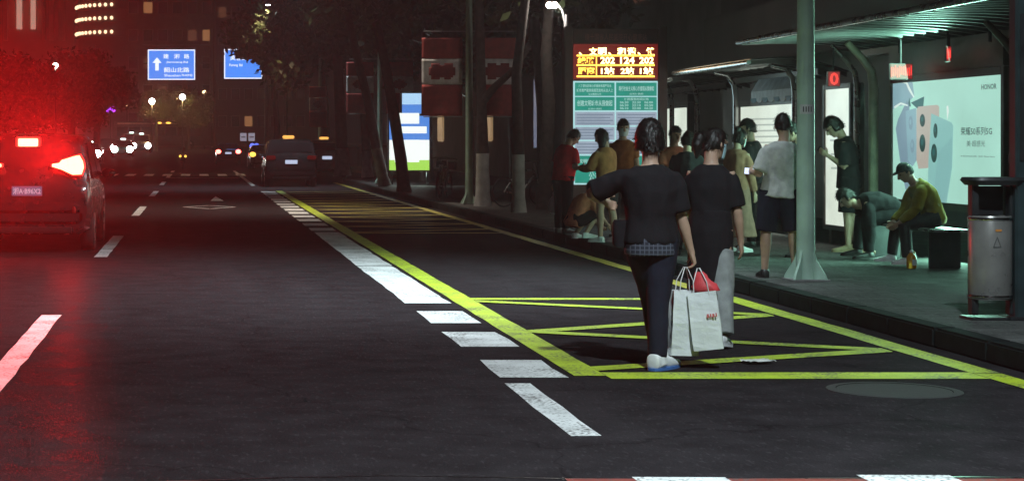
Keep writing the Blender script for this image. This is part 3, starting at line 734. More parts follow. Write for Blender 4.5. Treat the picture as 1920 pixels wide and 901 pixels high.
# ------------------------------------------------------------------ litter bin, pillar, bench, jug, bicycle
mat('bin_steel', (0.30, 0.29, 0.28), 0.30, 0.45, var=0.2, scale=5, bump=0.05, bscale=12)
bn = empty('litter_bin', (6.54, 15.8, .15), 0, 'round stainless litter bin on dark legs at the pavement edge', 'litter bin')
for s in (-1, 1):
    MB().box((s * .155, 0, .60), (.055, .10, 1.13)).build('post', MATS['dark_metal'], bn, bevel=.008)
MB().lathe([(.02, .165), (.163, .165), (.17, .18), (.17, .835), (.163, .85), (.155, .85), (.155, .84)], (-.02, -.005, 0), 36, cap=True).build('drum', MATS['bin_steel'], bn, True)
for z in (.19, .825): MB().lathe([(.172, z - .012), (.176, z), (.172, z + .012)], (-.02, -.005, 0), 36, cap=False).build('rim_band', MATS['chrome'], bn, True)
tp = MB().loft([((0, 0, 1.10), (1, 0, 0), (0, 1, 0), .20, .16, 3.5), ((0, 0, 1.14), (1, 0, 0), (0, 1, 0), .235, .18, 3.5), ((0, 0, 1.165), (1, 0, 0), (0, 1, 0), .22, .17, 3.5)], 32).build('canopy', MATS['dark_metal'], bn, True)
MB().box((0, .1, .97), (.26, .02, .24)).build('back_panel', MATS['dark_metal'], bn, bevel=.004)
MB().box((0, -.02, .012), (.46, .26, .024)).build('base_plate', MATS['dark_metal'], bn, bevel=.006)
mat('bin_print', (.55, .22, .05), .5); mat('bin_line', (.10, .10, .10), .5)
sy = MB(); tri = [(-.03, .60), (.03, .60), (0, .68)]
for i in range(3):
    a, b = tri[i], tri[(i + 1) % 3]; sy.tube([(a[0] - .03, -.176, a[1]), (b[0] - .03, -.176, b[1])], .004, 6)
sy.build('recycling_mark', MATS['bin_line'], bn)
MB().box((-.02, -.177, .735), (.05, .004, .018)).build('orange_mark', MATS['bin_print'], bn)
mat('pillar_paint', (0.03, 0.05, 0.055), 0.35, 0.2)
pl = empty('stop_pillar', (6.735, 15.75, .15), 0, 'dark teal square pillar at the right edge beside the bin', 'pillar')
MB().box((.05, 0, 1.6), (.20, .14, 3.2)).build('shaft', MATS['pillar_paint'], pl, bevel=.012)
MB().box((.05, 0, .015), (.34, .26, .03)).build('base_plate', MATS['dark_metal'], pl, bevel=.006)
MB().box((.05, -.078, 1.9), (.14, .012, 1.2)).build('route_plate', MATS['dark_metal'], pl, bevel=.003)

def bench(label, x, y0, y1):
    t = empty('bench', (x, (y0 + y1) / 2, .15), 0, label, 'bench', 'benches under the near shelter')
    L = y1 - y0
    for k in range(4): MB().box((-.165 + .11 * k, 0, .44), (.095, L, .03)).build('slat', MATS['steel'], t, bevel=.008)
    for s in (-1, 1):
        MB().box((0, s * (L / 2 - .25), .212), (.36, .05, .424)).build('leg', MATS['dark_metal'], t, bevel=.008)
    return t
bench('steel slatted bench carrying the two seated people', 8.62, 21.9, 24.3)
mat('amber_oil', (0.62, 0.28, 0.03), 0.12, trans=0.25, var=0.1); mat('jug_cap', (.7, .7, .68), .4)
jg = empty('jug', (at(1709, 500, 22.1).x, 22.1, .15), 0.5, 'amber jug standing on the pavement before the seated pair', 'jug')
MB().loft([((0, 0, 0.0), (1, 0, 0), (0, 1, 0), .045, .036, 3.5), ((0, 0, .01), (1, 0, 0), (0, 1, 0), .053, .043, 3.5), ((0, 0, .13), (1, 0, 0), (0, 1, 0), .053, .043, 3.5), ((0, 0, .165), (1, 0, 0), (0, 1, 0), .035, .03, 2.4), ((0, 0, .185), (1, 0, 0), (0, 1, 0), .017, .017)], 24).build('body', MATS['amber_oil'], jg, True)
MB().lathe([(.02, .185), (.02, .208), (.017, .212)], n=18).build('cap', MATS['jug_cap'], jg, True)
MB().tube([(.012, 0, .17), (.05, 0, .19), (.062, 0, .15), (.053, 0, .10)], .008, 8).build('handle', MATS['amber_oil'], jg, True)
MB().box((0, -.0445, .075), (.07, .002, .07)).build('paper_label', MATS['jug_cap'], jg)

def bicycle(label, x, y, rz, lean=0.0):
    t = empty('bicycle', (x, y, .15), rz, label, 'bicycle', 'bicycles parked among the trees')
    for cx in (-.52, .52):
        w = MB().tube([(cx + .32 * math.cos(a), 0, .335 + .32 * math.sin(a)) for a in [2 * math.pi * k / 24 for k in range(25)]], .018, 8, cap=False).build('wheel', MATS['rubber'], t, True)
        sp = MB()
        for k in range(10):
            a = math.pi * 2 * k / 10; sp.tube([(cx, 0, .335), (cx + .30 * math.cos(a), 0, .335 + .30 * math.sin(a))], .003, 4)
        sp.build('spokes', MATS['chrome'], w)
    fr = MB()
    for a, b in (((-.52, 0, .335), (-.14, 0, .80)), ((-.52, 0, .335), (-.05, 0, .30)), ((-.05, 0, .30), (-.16, 0, .88)), ((-.05, 0, .30), (.36, 0, .76)), ((-.14, 0, .80), (.34, 0, .84)), ((.52, 0, .335), (.33, 0, .98))):
        fr.tube([a, b], .018, 8)
    fr.build('frame', MATS['steel'], t, True)
    MB().tube([(.28, -.27, 1.0), (.34, -.15, 1.03), (.34, .15, 1.03), (.28, .27, 1.0)], .013, 8).build('handlebar', MATS['chrome'], t, True)
    MB().loft([((-.30, 0, .90), (0, 1, 0), (0, 0, 1), .07, .025), ((-.18, 0, .905), (0, 1, 0), (0, 0, 1), .075, .028), ((-.04, 0, .90), (0, 1, 0), (0, 0, 1), .02, .018)], 14).build('saddle', MATS['black_plastic'], t, True)
    MB().box((.62, 0, .84), (.26, .32, .20)).build('basket', MATS['dark_metal'], t, bevel=.02)
    return t
bicycle('parked bicycle nearest the grey flag post', 6.45, 50.2, 1.2)
bicycle('parked bicycle behind another, left of the grey flag post', 6.75, 53.4, 1.35)
bicycle('parked bicycle in the dark between the two whitewashed trunks', 7.35, 43.4, 0.5)
MB_ = MB
# ------------------------------------------------------------------ pedestrian lamps and distant lamps
emit('globe_white', (1.0, .90, .78), 16.0); emit('globe_warm', (1.0, .70, .36), 7.0); emit('globe_violet', (.42, .05, 1.0), 2.2); emit('led_blue', (.10, .16, 1.0), 2.0)
def globe_lamp(label, p, gm, r=.12, power=0, col=(1, .9, .8), twin=False, zb=.15, arm=.0, group='globe lamps in the distance'):
    t = empty('globe_lamp', (p.x + arm, p.y, zb), 0, label, 'lamp', group)
    h = p.z - zb
    if arm: MB().tube([(0, 0, 0), (0, 0, h - .45), (0, 0, h - .2)], [.06, .05, .045], 12).build('pole', MATS['grey_post'], t, True); MB().tube([(0, 0, h - .5), (-arm * .25, 0, h - .12), (-arm * .6, 0, h + .02), (-arm * .95, 0, h + r)], [.03, .028, .025, .02], 8).build('arm', MATS['grey_post'], t, True)
    else: MB().tube([(0, 0, 0), (0, 0, h - r)], [.06, .045], 10).build('pole', MATS['dark_metal'], t, True)
    for dx in ((-r * .8, r * .8) if twin else (0,)): MB().ball((-arm + dx, 0, h), r, 14, 10).build('globe', MATS[gm], t, True)
    if power: lamp('globe_light', 'POINT', (-arm, -r * 1.2, h - r * 1.2), power, col, t, size=r)
    return t
globe_lamp('twin white lamp on a curved arm behind the timetable board', at(1035, 10, 40.0), 'globe_white', .07, 60, (1, .92, .84), True, arm=.30, group='globe lamps on the pavement')
globe_lamp('white lamp over the red-lit left carriageway', at(104, 123, 100), 'globe_white', .14, 60, (1, .75, .5), zb=0.0)
globe_lamp('white lamp above golden foliage, left of two, under the blue sign', at(285, 190, 185), 'globe_white', .30, 600, (1, .62, .25), zb=.7)
globe_lamp('white lamp above golden foliage, right of two, under the blue sign', at(342, 182, 190), 'globe_white', .30, 600, (1, .62, .25), zb=.8)
globe_lamp('small warm lamp just left of the tall sign post', at(383, 173, 200), 'globe_warm', .20, 0, zb=.9)
globe_lamp('violet trefoil lamp far up the left carriageway', at(207, 205, 190), 'globe_violet', .30, 0, twin=True, zb=.8)
globe_lamp('warm lamp half hidden by the leaves right of the second sign', at(538, 126, 113), 'globe_warm', .05, 200, (1, .62, .22), zb=.1)
globe_lamp('faint lamp beneath dark crowns, right of the violet lamp', at(238, 199, 210), 'globe_warm', .13, 0, zb=.9)
# ------------------------------------------------------------------ trees
def leaf_mesh(name, seed, n, rad, mats, size=(.10, .2), clumps=46):
    rg = np.random.default_rng(seed)
    cl = rg.normal(0, 1, (clumps, 3)); cl /= np.linalg.norm(cl, axis=1)[:, None]
    cl *= (rg.random((clumps, 1)) ** .45) * np.array([rad[0], rad[1], rad[2]])
    k = rg.integers(0, clumps, n)
    p = cl[k] + rg.normal(0, 1, (n, 3)) * np.array(rad) * .13
    s = rg.uniform(size[0], size[1], n)
    a = rg.normal(0, 1, (n, 3)); a /= np.linalg.norm(a, axis=1)[:, None]
    b = np.cross(a, rg.normal(0, 1, (n, 3))); b /= np.linalg.norm(b, axis=1)[:, None]
    a = a * s[:, None]; b = b * (s * .45)[:, None]
    V = np.stack([p - a, p + b, p + a, p - b], 1).reshape(-1, 3)
    me = bpy.data.meshes.new(name)
    me.vertices.add(len(V)); me.vertices.foreach_set('co', V.ravel())
    me.loops.add(4 * n); me.loops.foreach_set('vertex_index', np.arange(4 * n))
    me.polygons.add(n); me.polygons.foreach_set('loop_start', np.arange(0, 4 * n, 4))
    for m in mats: me.materials.append(m)
    me.polygons.foreach_set('material_index', ((k * 7) % 5 < 2).astype(np.int32))
    me.update(); me.validate()
    return me
LM = [MATS['leaf_dark'], MATS['leaf_mid']]
CROWNS = [leaf_mesh('crown', s, 15000, (2.7, 2.7, 2.0), LM) for s in (1, 2, 3)]
TREE_GROUP = 'street trees on the right pavement'
def tree(label, path, r0, crown_at, ci=0, sc=1.0, white=None, limbs=(), group=TREE_GROUP, name='street_tree'):
    base = Vector(path[0]); t = empty(name, base, 0, label, 'tree', group)
    P = [Vector(p) - base for p in path]
    N = []                                         # resample and roughen
    for a, b in zip(P[:-1], P[1:]):
        for k in range(4): N.append(a.lerp(b, k / 4))
    N.append(P[-1]); n = len(N)
    rad = [r0 * (1.0 - .45 * i / (n - 1)) * (1.25 if i == 0 else 1) * (1 + .06 * noise.noise(Vector((i, base.x, base.y)))) for i in range(n)]
    if white:
        zc = white; iw = max(i for i in range(n) if N[i].z <= zc)
        nxt = N[iw + 1]; fr = (zc - N[iw].z) / max(1e-4, nxt.z - N[iw].z); pc = N[iw].lerp(nxt, fr); rc = rad[iw]
        MB().tube(N[:iw + 1] + [pc], [r * 1.04 for r in rad[:iw + 1]] + [rc * 1.04], 14).build('whitewashed_base', MATS['whitewash'], t, True)
        MB().tube([pc - (pc - N[iw]) * .02] + N[iw + 1:], [rc] + rad[iw + 1:], 14).build('trunk', MATS['bark'], t, True)
    else: MB().tube(N, rad, 14).build('trunk', MATS['bark'], t, True)
    for lp, r in limbs:
        q = [Vector(p) - base for p in lp]; MB().tube(q, [r * (1 - .5 * i / (len(q) - 1)) for i in range(len(q))], 10).build('limb', MATS['bark'], t, True)
    top = P[-1]; c = Vector(crown_at) - base
    for k in range(5):
        a = 2 * math.pi * k / 5 + base.y; e = c + Vector((math.cos(a) * 1.4, math.sin(a) * 1.4, .5)) * sc
        MB().tube([top - Vector((0, 0, .1)), top.lerp(e, .5) + Vector((0, 0, .25)), e], [r0 * .45, r0 * .28, r0 * .1], 8).build('limb', MATS['bark'], t, True)
    cr = link('crown', CROWNS[ci % 3], None, t, c); cr.scale = (sc, sc, sc); cr.rotation_euler = (0, 0, base.y * 1.7)
    return t
def up(px, py, Y): return tuple(at(px, py, Y))
tree('straight tree with bright whitewashed base left of the man in red', [(6.66, 39.8, .15), up(972, 288, 39.8), up(968, 140, 39.8), up(985, 0, 39.8), (6.8, 39.8, 5.6)], .135, (6.3, 40.8, 7.1), 0, white=1.20)
tree('tree with dim whitewashed base and a bough reaching right', [(6.54, 44.0, .15), up(905, 290, 44), up(902, 190, 44), up(900, 60, 44), (6.4, 44, 5.8)], .16, (6.5, 47.0, 7.1), 1, white=1.2, limbs=[([up(905, 190, 44), up(926, 165, 43.6), up(948, 145, 43), up(968, 126, 42.4), up(990, 90, 42)], .10)])
tree('dark bare trunk leaning left in front of the bright panel', [(6.05, 56.2, .15), up(752, 300, 56), up(738, 210, 56), up(722, 120, 56), up(705, 40, 56), (5.0, 56, 6.3)], .19, (6.7, 56.8, 7.0), 2)
tree('leaning tree with whitewashed base left of the bright panel', [(6.15, 63, .15), up(706, 280, 63), up(690, 190, 63), up(668, 100, 63), up(655, 40, 63), (4.9, 63, 6.4)], .18, (7.0, 62, 7.3), 0, white=1.25)
tree('stout dark trunk beyond the leaning trees', [(6.35, 84, .15), up(640, 250, 84), up(634, 140, 84), (6.0, 84, 6.8)], .30, (5.6, 84, 7.2), 1, white=1.2)
tree('slim dark tree behind the leaning whitewashed tree', [(7.1, 80, .15), up(684, 240, 80), up(680, 120, 80), (6.6, 80, 6.6)], .20, (6.6, 80, 6.9), 2, white=1.1)
tree('grey trunk behind the timetable board lamp', [(8.3, 46, .15), up(1018, 200, 46), up(1008, 100, 46), up(1000, 20, 46), (8.0, 46, 6.0)], .17, (8.4, 46.5, 6.4), 1)
tree('pale trunk just left of the timetable board', [(7.5, 41.5, .15), up(1030, 200, 41.5), up(1024, 100, 41.5), up(1030, 0, 41.5), (7.7, 41.5, 5.6)], .16, (9.2, 42.5, 7.3), 2)
tree('tree with low crown shading the second blue sign', [(4.9, 122, .15), up(520, 240, 122), up(512, 150, 122), (4.7, 122, 7.4)], .22, (5.7, 120, 8.6), 0, 1.35)
tree('tall tree overhanging the far taxis', [(7.0, 104, .15), up(610, 180, 104), (6.4, 104, 7.0)], .24, (6.6, 102, 7.8), 1, 1.5)
tree('big tree filling the dark top centre', [(8.6, 72, .15), up(800, 150, 72), (8.4, 72, 6.0)], .24, (8.2, 70, 6.8), 2, 1.35)
tree('tree behind the flag pair at centre', [(10.0, 60, .15), up(960, 150, 60), (9.8, 60, 5.8)], .22, (9.8, 60, 6.3), 0, 1.3)
LG = 'dark trees along the left carriageway'
tree('leftmost dark tree above the red-lit car', [(-8.6, 78, .2), (-8.5, 78, 2.5), (-8.4, 78, 3.0)], .22, (-8.3, 78, 3.5), 1, .92, group=LG)
tree('dark tree right of the white lamp on the left side', [(-7.4, 112, .2), (-7.3, 112, 3), (-7.3, 112, 4)], .25, (-7.4, 113, 4.7), 2, 1.05, group=LG)
tree('round dark tree between the lit tower rings and the sign', [(-7.9, 150, .3), (-7.8, 150, 4), (-7.9, 150, 4.5)], .3, (-8.8, 150, 5.9), 0, 1.35, group=LG)
tree('far tree whose leaves glow gold under the left lamp', [(-4.1, 188, .7), (-4.0, 188, 3), (-4.0, 188, 4)], .2, (-3.9, 188.5, 5.2), 1, .72, group=LG)
tree('far tree whose leaves glow gold under the right lamp', [(-.9, 194, .8), (-.9, 194, 3), (-.9, 194, 4)], .2, (-.8, 194, 5.0), 2, .9, group=LG)

# ------------------------------------------------------------------ overhead direction signs
emit('sign_blue_glow', (.045, .19, .66), 1.75); emit('sign_white_glow', (.72, .78, .95), 1.6)  # unlit reflective sign faces, brightness put in as a glow of their own
def sign_board(name, label, px0, px1, py0, py1, Y):
    a, b = at(px0, py0, Y), at(px1, py1, Y)
    t = empty(name, ((a.x + b.x) / 2, Y, b.z), 0, label, 'road sign', 'blue overhead direction signs')
    w, h = b.x - a.x, a.z - b.z; q = h * .035
    MB().box((0, .06, h / 2), (w, .08, h)).build('backing', MATS['grey_post'], t, bevel=.02)
    f = MB().box((0, .012, h / 2), (w - .02, .012, h - .02)).build('border', MATS['sign_white_glow'], t)
    MB().box((0, .002, h / 2), (w - 2 * q - .02, .010, h - 2 * q - .02)).build('blue_field', MATS['sign_blue_glow'], f)
    return t, w, h
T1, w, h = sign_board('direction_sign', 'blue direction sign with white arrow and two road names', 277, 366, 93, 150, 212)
def st(body, u, v, wd, hg, par, W_, H_, bold=.0): return text(body, hg * H_, MATS['sign_white_glow'], par, ((u - .5) * W_, -.006, (1 - v) * H_), 'cam', wd * W_, bold=bold)
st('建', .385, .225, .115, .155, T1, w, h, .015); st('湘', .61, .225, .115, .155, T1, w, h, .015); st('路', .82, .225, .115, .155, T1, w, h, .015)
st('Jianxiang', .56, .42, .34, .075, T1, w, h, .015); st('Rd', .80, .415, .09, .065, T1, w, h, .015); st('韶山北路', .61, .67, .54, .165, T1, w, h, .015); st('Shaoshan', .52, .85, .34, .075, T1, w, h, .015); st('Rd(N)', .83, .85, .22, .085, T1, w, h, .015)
ar = [(-.095, -.05), (0, -.20), (.095, -.05), (.038, -.05), (.038, .16), (-.038, .16), (-.038, -.05)]
MB().prism([((.195 - .5 + u) * w, (1 - (.50 + v * 1.2)) * h) for u, v in ar], -.012, -.004, 'y').build('arrow', MATS['sign_white_glow'], T1)
pt = empty('sign_post', (at(396, 300, 213).x, 213, ground_z(213)), 0, 'tall grey post carrying the blue direction sign', 'post')
MB().tube([(0, 0, 0), (0, 0, 13.2)], [.22, .16], 14).build('pole', MATS['grey_post'], pt, True)
for z in (9.4, 11.4): MB().tube([(0, .25, z), (-7.6, .25, z)], .09, 10).build('arm', MATS['grey_post'], pt, True)
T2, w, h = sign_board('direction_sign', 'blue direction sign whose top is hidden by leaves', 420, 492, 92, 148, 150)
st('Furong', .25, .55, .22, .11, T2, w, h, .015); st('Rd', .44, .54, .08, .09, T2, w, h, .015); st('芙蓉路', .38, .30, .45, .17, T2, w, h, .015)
p2 = empty('sign_post', (at(500, 300, 150.4).x, 150.6, ground_z(150)), 0, 'post behind the leaf-covered blue sign', 'post')
MB().tube([(0, 0, 0), (0, 0, 10)], [.2, .14], 14).build('pole', MATS['grey_post'], p2, True)
for z in (7.0, 8.3): MB().tube([(0, .3, z), (-3.4, .3, z)], .08, 10).build('arm', MATS['grey_post'], p2, True)
cv = leaf_mesh('leaves', 11, 2600, (.95, .5, .62), LM, (.08, .16), 26)
tt = empty('overhanging_bough', at(468, 101, 148.5), 0, 'leafy bough hanging over the second blue sign', 'bough')
link('foliage', cv, None, tt)
MB().tube([(0, 0, .2), (1.6, .4, .5), (3.2, -6, .6)], [.03, .06, .09], 8).build('branch', MATS['bark'], tt, True)
cv2 = leaf_mesh('leaves', 12, 1500, (.75, .4, .45), LM, (.08, .16), 18)
link('foliage', cv2, None, tt, (.95, 0, -.38))
# small white notice pair and blue beacon further up the road
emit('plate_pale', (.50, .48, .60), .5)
np_ = empty('roadside_plates', (at(464, 300, 125).x, 125, 0), 0, 'pair of small pale plates on a thin post far up the road', 'road sign')
MB().tube([(.0, .03, 0), (0, .03, 2.4)], .04, 8).build('post', MATS['grey_post'], np_, True)
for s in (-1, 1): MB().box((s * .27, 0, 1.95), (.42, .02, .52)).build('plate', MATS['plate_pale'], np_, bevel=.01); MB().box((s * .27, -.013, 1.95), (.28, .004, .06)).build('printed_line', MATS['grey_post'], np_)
bb = empty('beacon', (at(477, 300, 120).x, 120, 0), 0, 'blue twin flashing beacon on a short post', 'beacon')
MB().tube([(0, 0, 0), (0, 0, 1.2)], .04, 10).build('post', MATS['grey_post'], bb, True)
for s in (-1, 1): MB().ball((s * .13, 0, 1.38), (.17, .14, .17), 14, 10).build('blue_lens', MATS['led_blue'], bb, True)
# ------------------------------------------------------------------ vehicles
mat('car_dark', (0.018, 0.019, 0.022), 0.22, 0.3, var=0.1, coat=0.6); mat('car_black_red', (0.020, 0.016, 0.018), 0.25, 0.2, var=0.1, coat=0.6)
mat('car_white', (0.45, 0.45, 0.44), 0.3, 0.0, var=0.1, coat=0.5); mat('car_grey', (0.12, 0.12, 0.13), 0.28, 0.3, var=0.1, coat=0.5); mat('car_teal', (0.04, 0.12, 0.11), 0.28, 0.2, var=0.1, coat=0.5)
emit('brake_core', (1.0, .38, .20), 4.6); emit('brake_red', (1.0, .02, .015), 3.0); emit('tail_red', (1.0, .10, .08), 11.0); emit('head_white', (1.0, .97, .90), 14.0)
emit('plate_lit', (.30, .30, .55), .24); emit('plate_ink', (.75, .75, .95), .5); emit('taxi_amber', (1.0, .48, .10), 1.3); emit('roof_white', (.75, 1.0, .92), 5.0); emit('roof_green', (.05, .85, .35), 1.2); emit('marker_amber', (1, .55, .08), 2.4); emit('plate_pale_lit', (.62, .72, .95), .8)
mat('lens_red', (0.25, 0.01, 0.01), 0.2, var=0)
PROF = {'suv': dict(L=4.6, W=.93, st=[(-2.30, .40, .78, .86, .80), (-2.27, .30, .98, 1.04, .84), (-2.18, .27, 1.03, 1.22, .86), (-2.02, .26, 1.05, 1.60, .78), (-1.75, .25, 1.05, 1.69, .76), (-.3, .24, 1.02, 1.73, .77), (.45, .24, .99, 1.66, .77), (1.20, .25, .96, 1.08, .84), (1.9, .26, .88, .98, .84), (2.22, .28, .72, .82, .80), (2.30, .36, .60, .66, .70)], rear=(-2.165, 1.24, -2.035, 1.58), front=(.52, 1.60, 1.15, 1.12), side=(-1.7, .95), wy=(-1.38, 1.42), wr=.35),
        'sedan': dict(L=4.6, W=.90, st=[(-2.30, .38, .70, .80, .76), (-2.26, .28, .90, .99, .80), (-1.75, .25, .93, 1.05, .82), (-1.15, .24, .93, 1.34, .70), (-.85, .24, .92, 1.42, .68), (.1, .24, .91, 1.46, .68), (.55, .24, .90, 1.38, .68), (1.25, .25, .86, .95, .78), (1.95, .26, .78, .86, .78), (2.22, .28, .66, .72, .74), (2.30, .34, .54, .60, .66)], rear=(-1.70, 1.07, -.95, 1.40), front=(.62, 1.36, 1.18, .98), side=(-1.2, .95), wy=(-1.36, 1.40), wr=.32)}
WHEEL = {}
def car(name, label, x, y, yaw, kind, body, z=0.0, tail='lens_red', head=None, tail_shape='box', plate='plate_pale_lit', plate_text=None, roof=None, group='cars on the road', brake=False):
    d = PROF[kind]; W = d['W']
    t = empty(name, (x, y, z), yaw, label, 'car', group)
    v = []; f = []; K = 8
    for (yy, zl, zb, zt, wt) in d['st']:
        wz = W * (.93 if yy < d['st'][1][0] + .005 or yy > d['st'][-2][0] - .005 else 1.0)
        sec = [(0, zl), (wz * .80, zl), (wz * .97, zl + .10), (wz, (zl + zb) / 2), (wz * .975, zb), (wt + (wz * .975 - wt) * .18, zt - .07 if zt - zb > .15 else zt - .02), (wt - .05, zt - .012 if zt - zb > .15 else zt), (0, zt + .02)]
        v += [(s * a, yy, b) for s in (1,) for a, b in sec] + [(-a, yy, b) for a, b in sec[1:-1][::-1]]
    n = 14
    for i in range(len(d['st']) - 1):
        for k in range(n): f.append((i * n + k, i * n + (k + 1) % n, (i + 1) * n + (k + 1) % n, (i + 1) * n + k))
    f += [tuple(range(n)), tuple(range((len(d['st']) - 1) * n, len(d['st']) * n))]
    b = MB().add(v, f).build('body', MATS[body], t, True, angle=32)
    # glazing
    for nm, (ya, za, yb, zb_) in (('rear_window', d['rear']), ('windscreen', d['front'])):
        sg = -1 if nm == 'rear_window' else 1
        nrm = Vector((0, -(zb_ - za), (yb - ya))).normalized()
        if nrm.y * sg < 0: nrm = -nrm
        o = nrm * .03
        wa, wb = W * .80, W * .68
        if nm == 'windscreen': wa, wb = wb, wa
        g = [Vector((-wa, ya, za)), Vector((wa, ya, za)), Vector((wb, yb, zb_)), Vector((-wb, yb, zb_))]
        MB().add([p + o for p in g] + [p - o for p in g], [(0, 1, 2, 3), (7, 6, 5, 4), (0, 4, 5, 1), (1, 5, 6, 2), (2, 6, 7, 3), (3, 7, 4, 0)]).build(nm, MATS['dark_glass'], t, bevel=.01)
    zt = max(s[3] for s in d['st']); zb = 1.05 if kind == 'suv' else .95
    for s in (-1, 1):
        y0, y1 = d['side']
        for (a, c, ar, cr) in ((y0, -.32, y0 + .28, -.30), (-.22, y1, -.22, y1 - .52)):
            lo, hi = W * .985, (.80 if kind == 'suv' else .735)
            p = [Vector((s * lo, a, zb + .02)), Vector((s * lo, c, zb + .02)), Vector((s * hi, cr, zt - .14)), Vector((s * hi, ar, zt - .14))]
            o = Vector((s * .012, 0, .006))
            MB().add([q + o for q in p] + [q - o * 2 for q in p], [(0, 1, 2, 3), (7, 6, 5, 4), (0, 4, 5, 1), (1, 5, 6, 2), (2, 6, 7, 3), (3, 7, 4, 0)]).build('side_window', MATS['dark_glass'], t)
        MB().ball((s * (W + .10), .85, zb + .06), (.11, .06, .075), 12, 8).build('mirror', MATS[body], t, True)
        for wy in d['wy']:
            r = d['wr']
            w = MB().lathe([(r * .62, -.10), (r * .94, -.105), (r, -.07), (r, .07), (r * .94, .105), (r * .62, .10)], (s * (W - .10), wy, r), 24, 'x', cap=True).build('wheel', MATS['rubber'], t, True)
            hb = MB(); hb.lathe([(r * .60, s * .102 - .004), (r * .60, s * .102 + .004), (r * .1, s * .108)], (s * (W - .10), wy, r), 20, 'x').build('rim', MATS['steel'], w, True)
    yr = d['st'][0][0]; yf = d['st'][-1][0]
    MB().box((0, yr + .02, .52), (W * 1.72, .12, .20)).build('rear_bumper', MATS[body], t, bevel=.04)
    MB().box((0, yr + .03, .35), (W * 1.45, .10, .12)).build('rear_skirt', MATS['black_plastic'], t, bevel=.03)
    pz_ = .90 if kind == 'suv' else .78
    pb = MB().box((0, yr - .012, pz_), (.44, .012, .14)).build('number_plate', MATS[plate], t, bevel=.004)
    if plate_text: text(plate_text, .095, MATS['plate_ink'], pb, (0, yr - .0195, pz_), 'cam', .40, bold=.02)
    for s in (-1, 1):
        if tail_shape == 'flare':     # lamp that narrows towards the middle of the tailgate
            cx = s * .60; pts = [(-.235, .02), (-.13, .035), (-.10, .075), (.10, .135), (.16, .145), (.21, .06), (.225, -.03), (.19, -.13), (.06, -.135), (-.10, -.06), (-.235, -.02)]
            pl_ = [(cx + s * u, 1.27 + w_) for u, w_ in pts]
            big = [(cx + s * u * 1.07, 1.27 + w_ * 1.12) for u, w_ in pts]
            hs = MB().prism(big, yr - .02, yr + .16, 'y').build('tail_light', MATS['brake_red'], t)
            MB().prism(pl_, yr - .03, yr - .021, 'y').build('lit_lens', MATS['brake_core'], hs)
        else:
            hs = MB().box((s * (W - .20), yr + .05, .88 if kind == 'sedan' else 1.05), (.34, .14, .16)).build('tail_light', MATS['lens_red'], t, bevel=.03)
            if tail != 'lens_red': MB().ball((s * (W - .20), yr - .025, .88 if kind == 'sedan' else 1.05), (.19, .03, .15), 14, 8).build('lit_lens', MATS[tail], hs, True)
        hm = MB().ball((s * (W - .26), yf - .09, .66), (.19, .10, .09), 16, 10).build('headlight', MATS['chrome'], t, True)
        if head: MB().ball((s * (W - .26), yf + .03, .68), (.27, .06, .27), 16, 10).build('lit_lens', MATS[head], hm, True)  # lens ball oversized to imitate the headlight's bloom
    MB().box((0, yf - .06, .50), (W * 1.2, .10, .14)).build('grille', MATS['black_plastic'], t, bevel=.02)
    if roof:
        rb = MB().box((0, -.1, zt + .075), (.44, .14, .11)).build('roof_sign', MATS[roof], t, bevel=.03)
        if roof == 'roof_white': MB().box((0, -.1 + (.0), zt + .0), (.30, .10, .05)).build('roof_sign_base', MATS['roof_green'], t)
    return t
# braking car on the left, close ahead
LC = car('braking_car', 'dark tall car braking on the left, tail and high brake lights blazing red', -2.46, 27.7 + 2.32, 0, 'suv', 'car_black_red', tail_shape='flare', plate='plate_lit', plate_text='湘A·B96X2', group='vehicles heading away')
yr = -2.30
hb = MB().box((0, -2.05, 1.60), (.37, .10, .17)).build('high_brake_light', MATS['brake_red'], LC, bevel=.02)
MB().box((0, -2.11, 1.60), (.29, .02, .115)).build('lit_lens', MATS['brake_core'], hb, bevel=.03)
MB().ball((.68, -2.30, .62), (.03, .02, .06), 10, 6).build('reflector', MATS['lens_red'], LC, True)
for s, e in ((-1, 600), (1, 800)): lamp('brake_light', 'SPOT', (s * .60, -2.36, 1.27), e * 16.0, (1, .012, .012), LC, (s * .60 - 2.2, -10, 3.3), .12, 60, 1.0); lamp('brake_light', 'SPOT', (s * .60, -2.36, 1.25), 900, (1, .012, .012), LC, (s * .60 - .6, -5.6, 0), .12, 84, 1.0); lamp('brake_light', 'SPOT', (s * .60, -2.36, 1.27), e, (1, .012, .012), LC, (s * .60, -10, 1.5), .12, 92, 1.0)
lamp('brake_light', 'SPOT', (0, -2.15, 1.60), 900, (1, .012, .012), LC, (-2.4, -10, 3.2), .10, 92, 1.0)
# right-hand side: parked and crawling cars
car('waiting_car', 'dark estate car with amber roof light stopped at the end of the bus bay', at(546, 267, 69).x, 71.2, 0, 'suv', 'car_dark', roof='taxi_amber', group='vehicles heading away')
car('waiting_car', 'white taxi with amber roof bar in the lay-by behind the trees', 5.95, 90.3, 0, 'suv', 'car_white', roof='taxi_amber', group='vehicles heading away')
car('waiting_car', 'grey car far ahead, right beside the dark estate car', at(486, 267, 116).x + .3, 118, 0, 'sedan', 'car_grey', group='vehicles heading away', tail='marker_amber')
car('waiting_car', 'far car with two bright red tail lamps in the kerb lane', at(428, 267, 135).x, 137, 0, 'sedan', 'car_dark', z=ground_z(137), group='vehicles heading away', tail='tail_red')
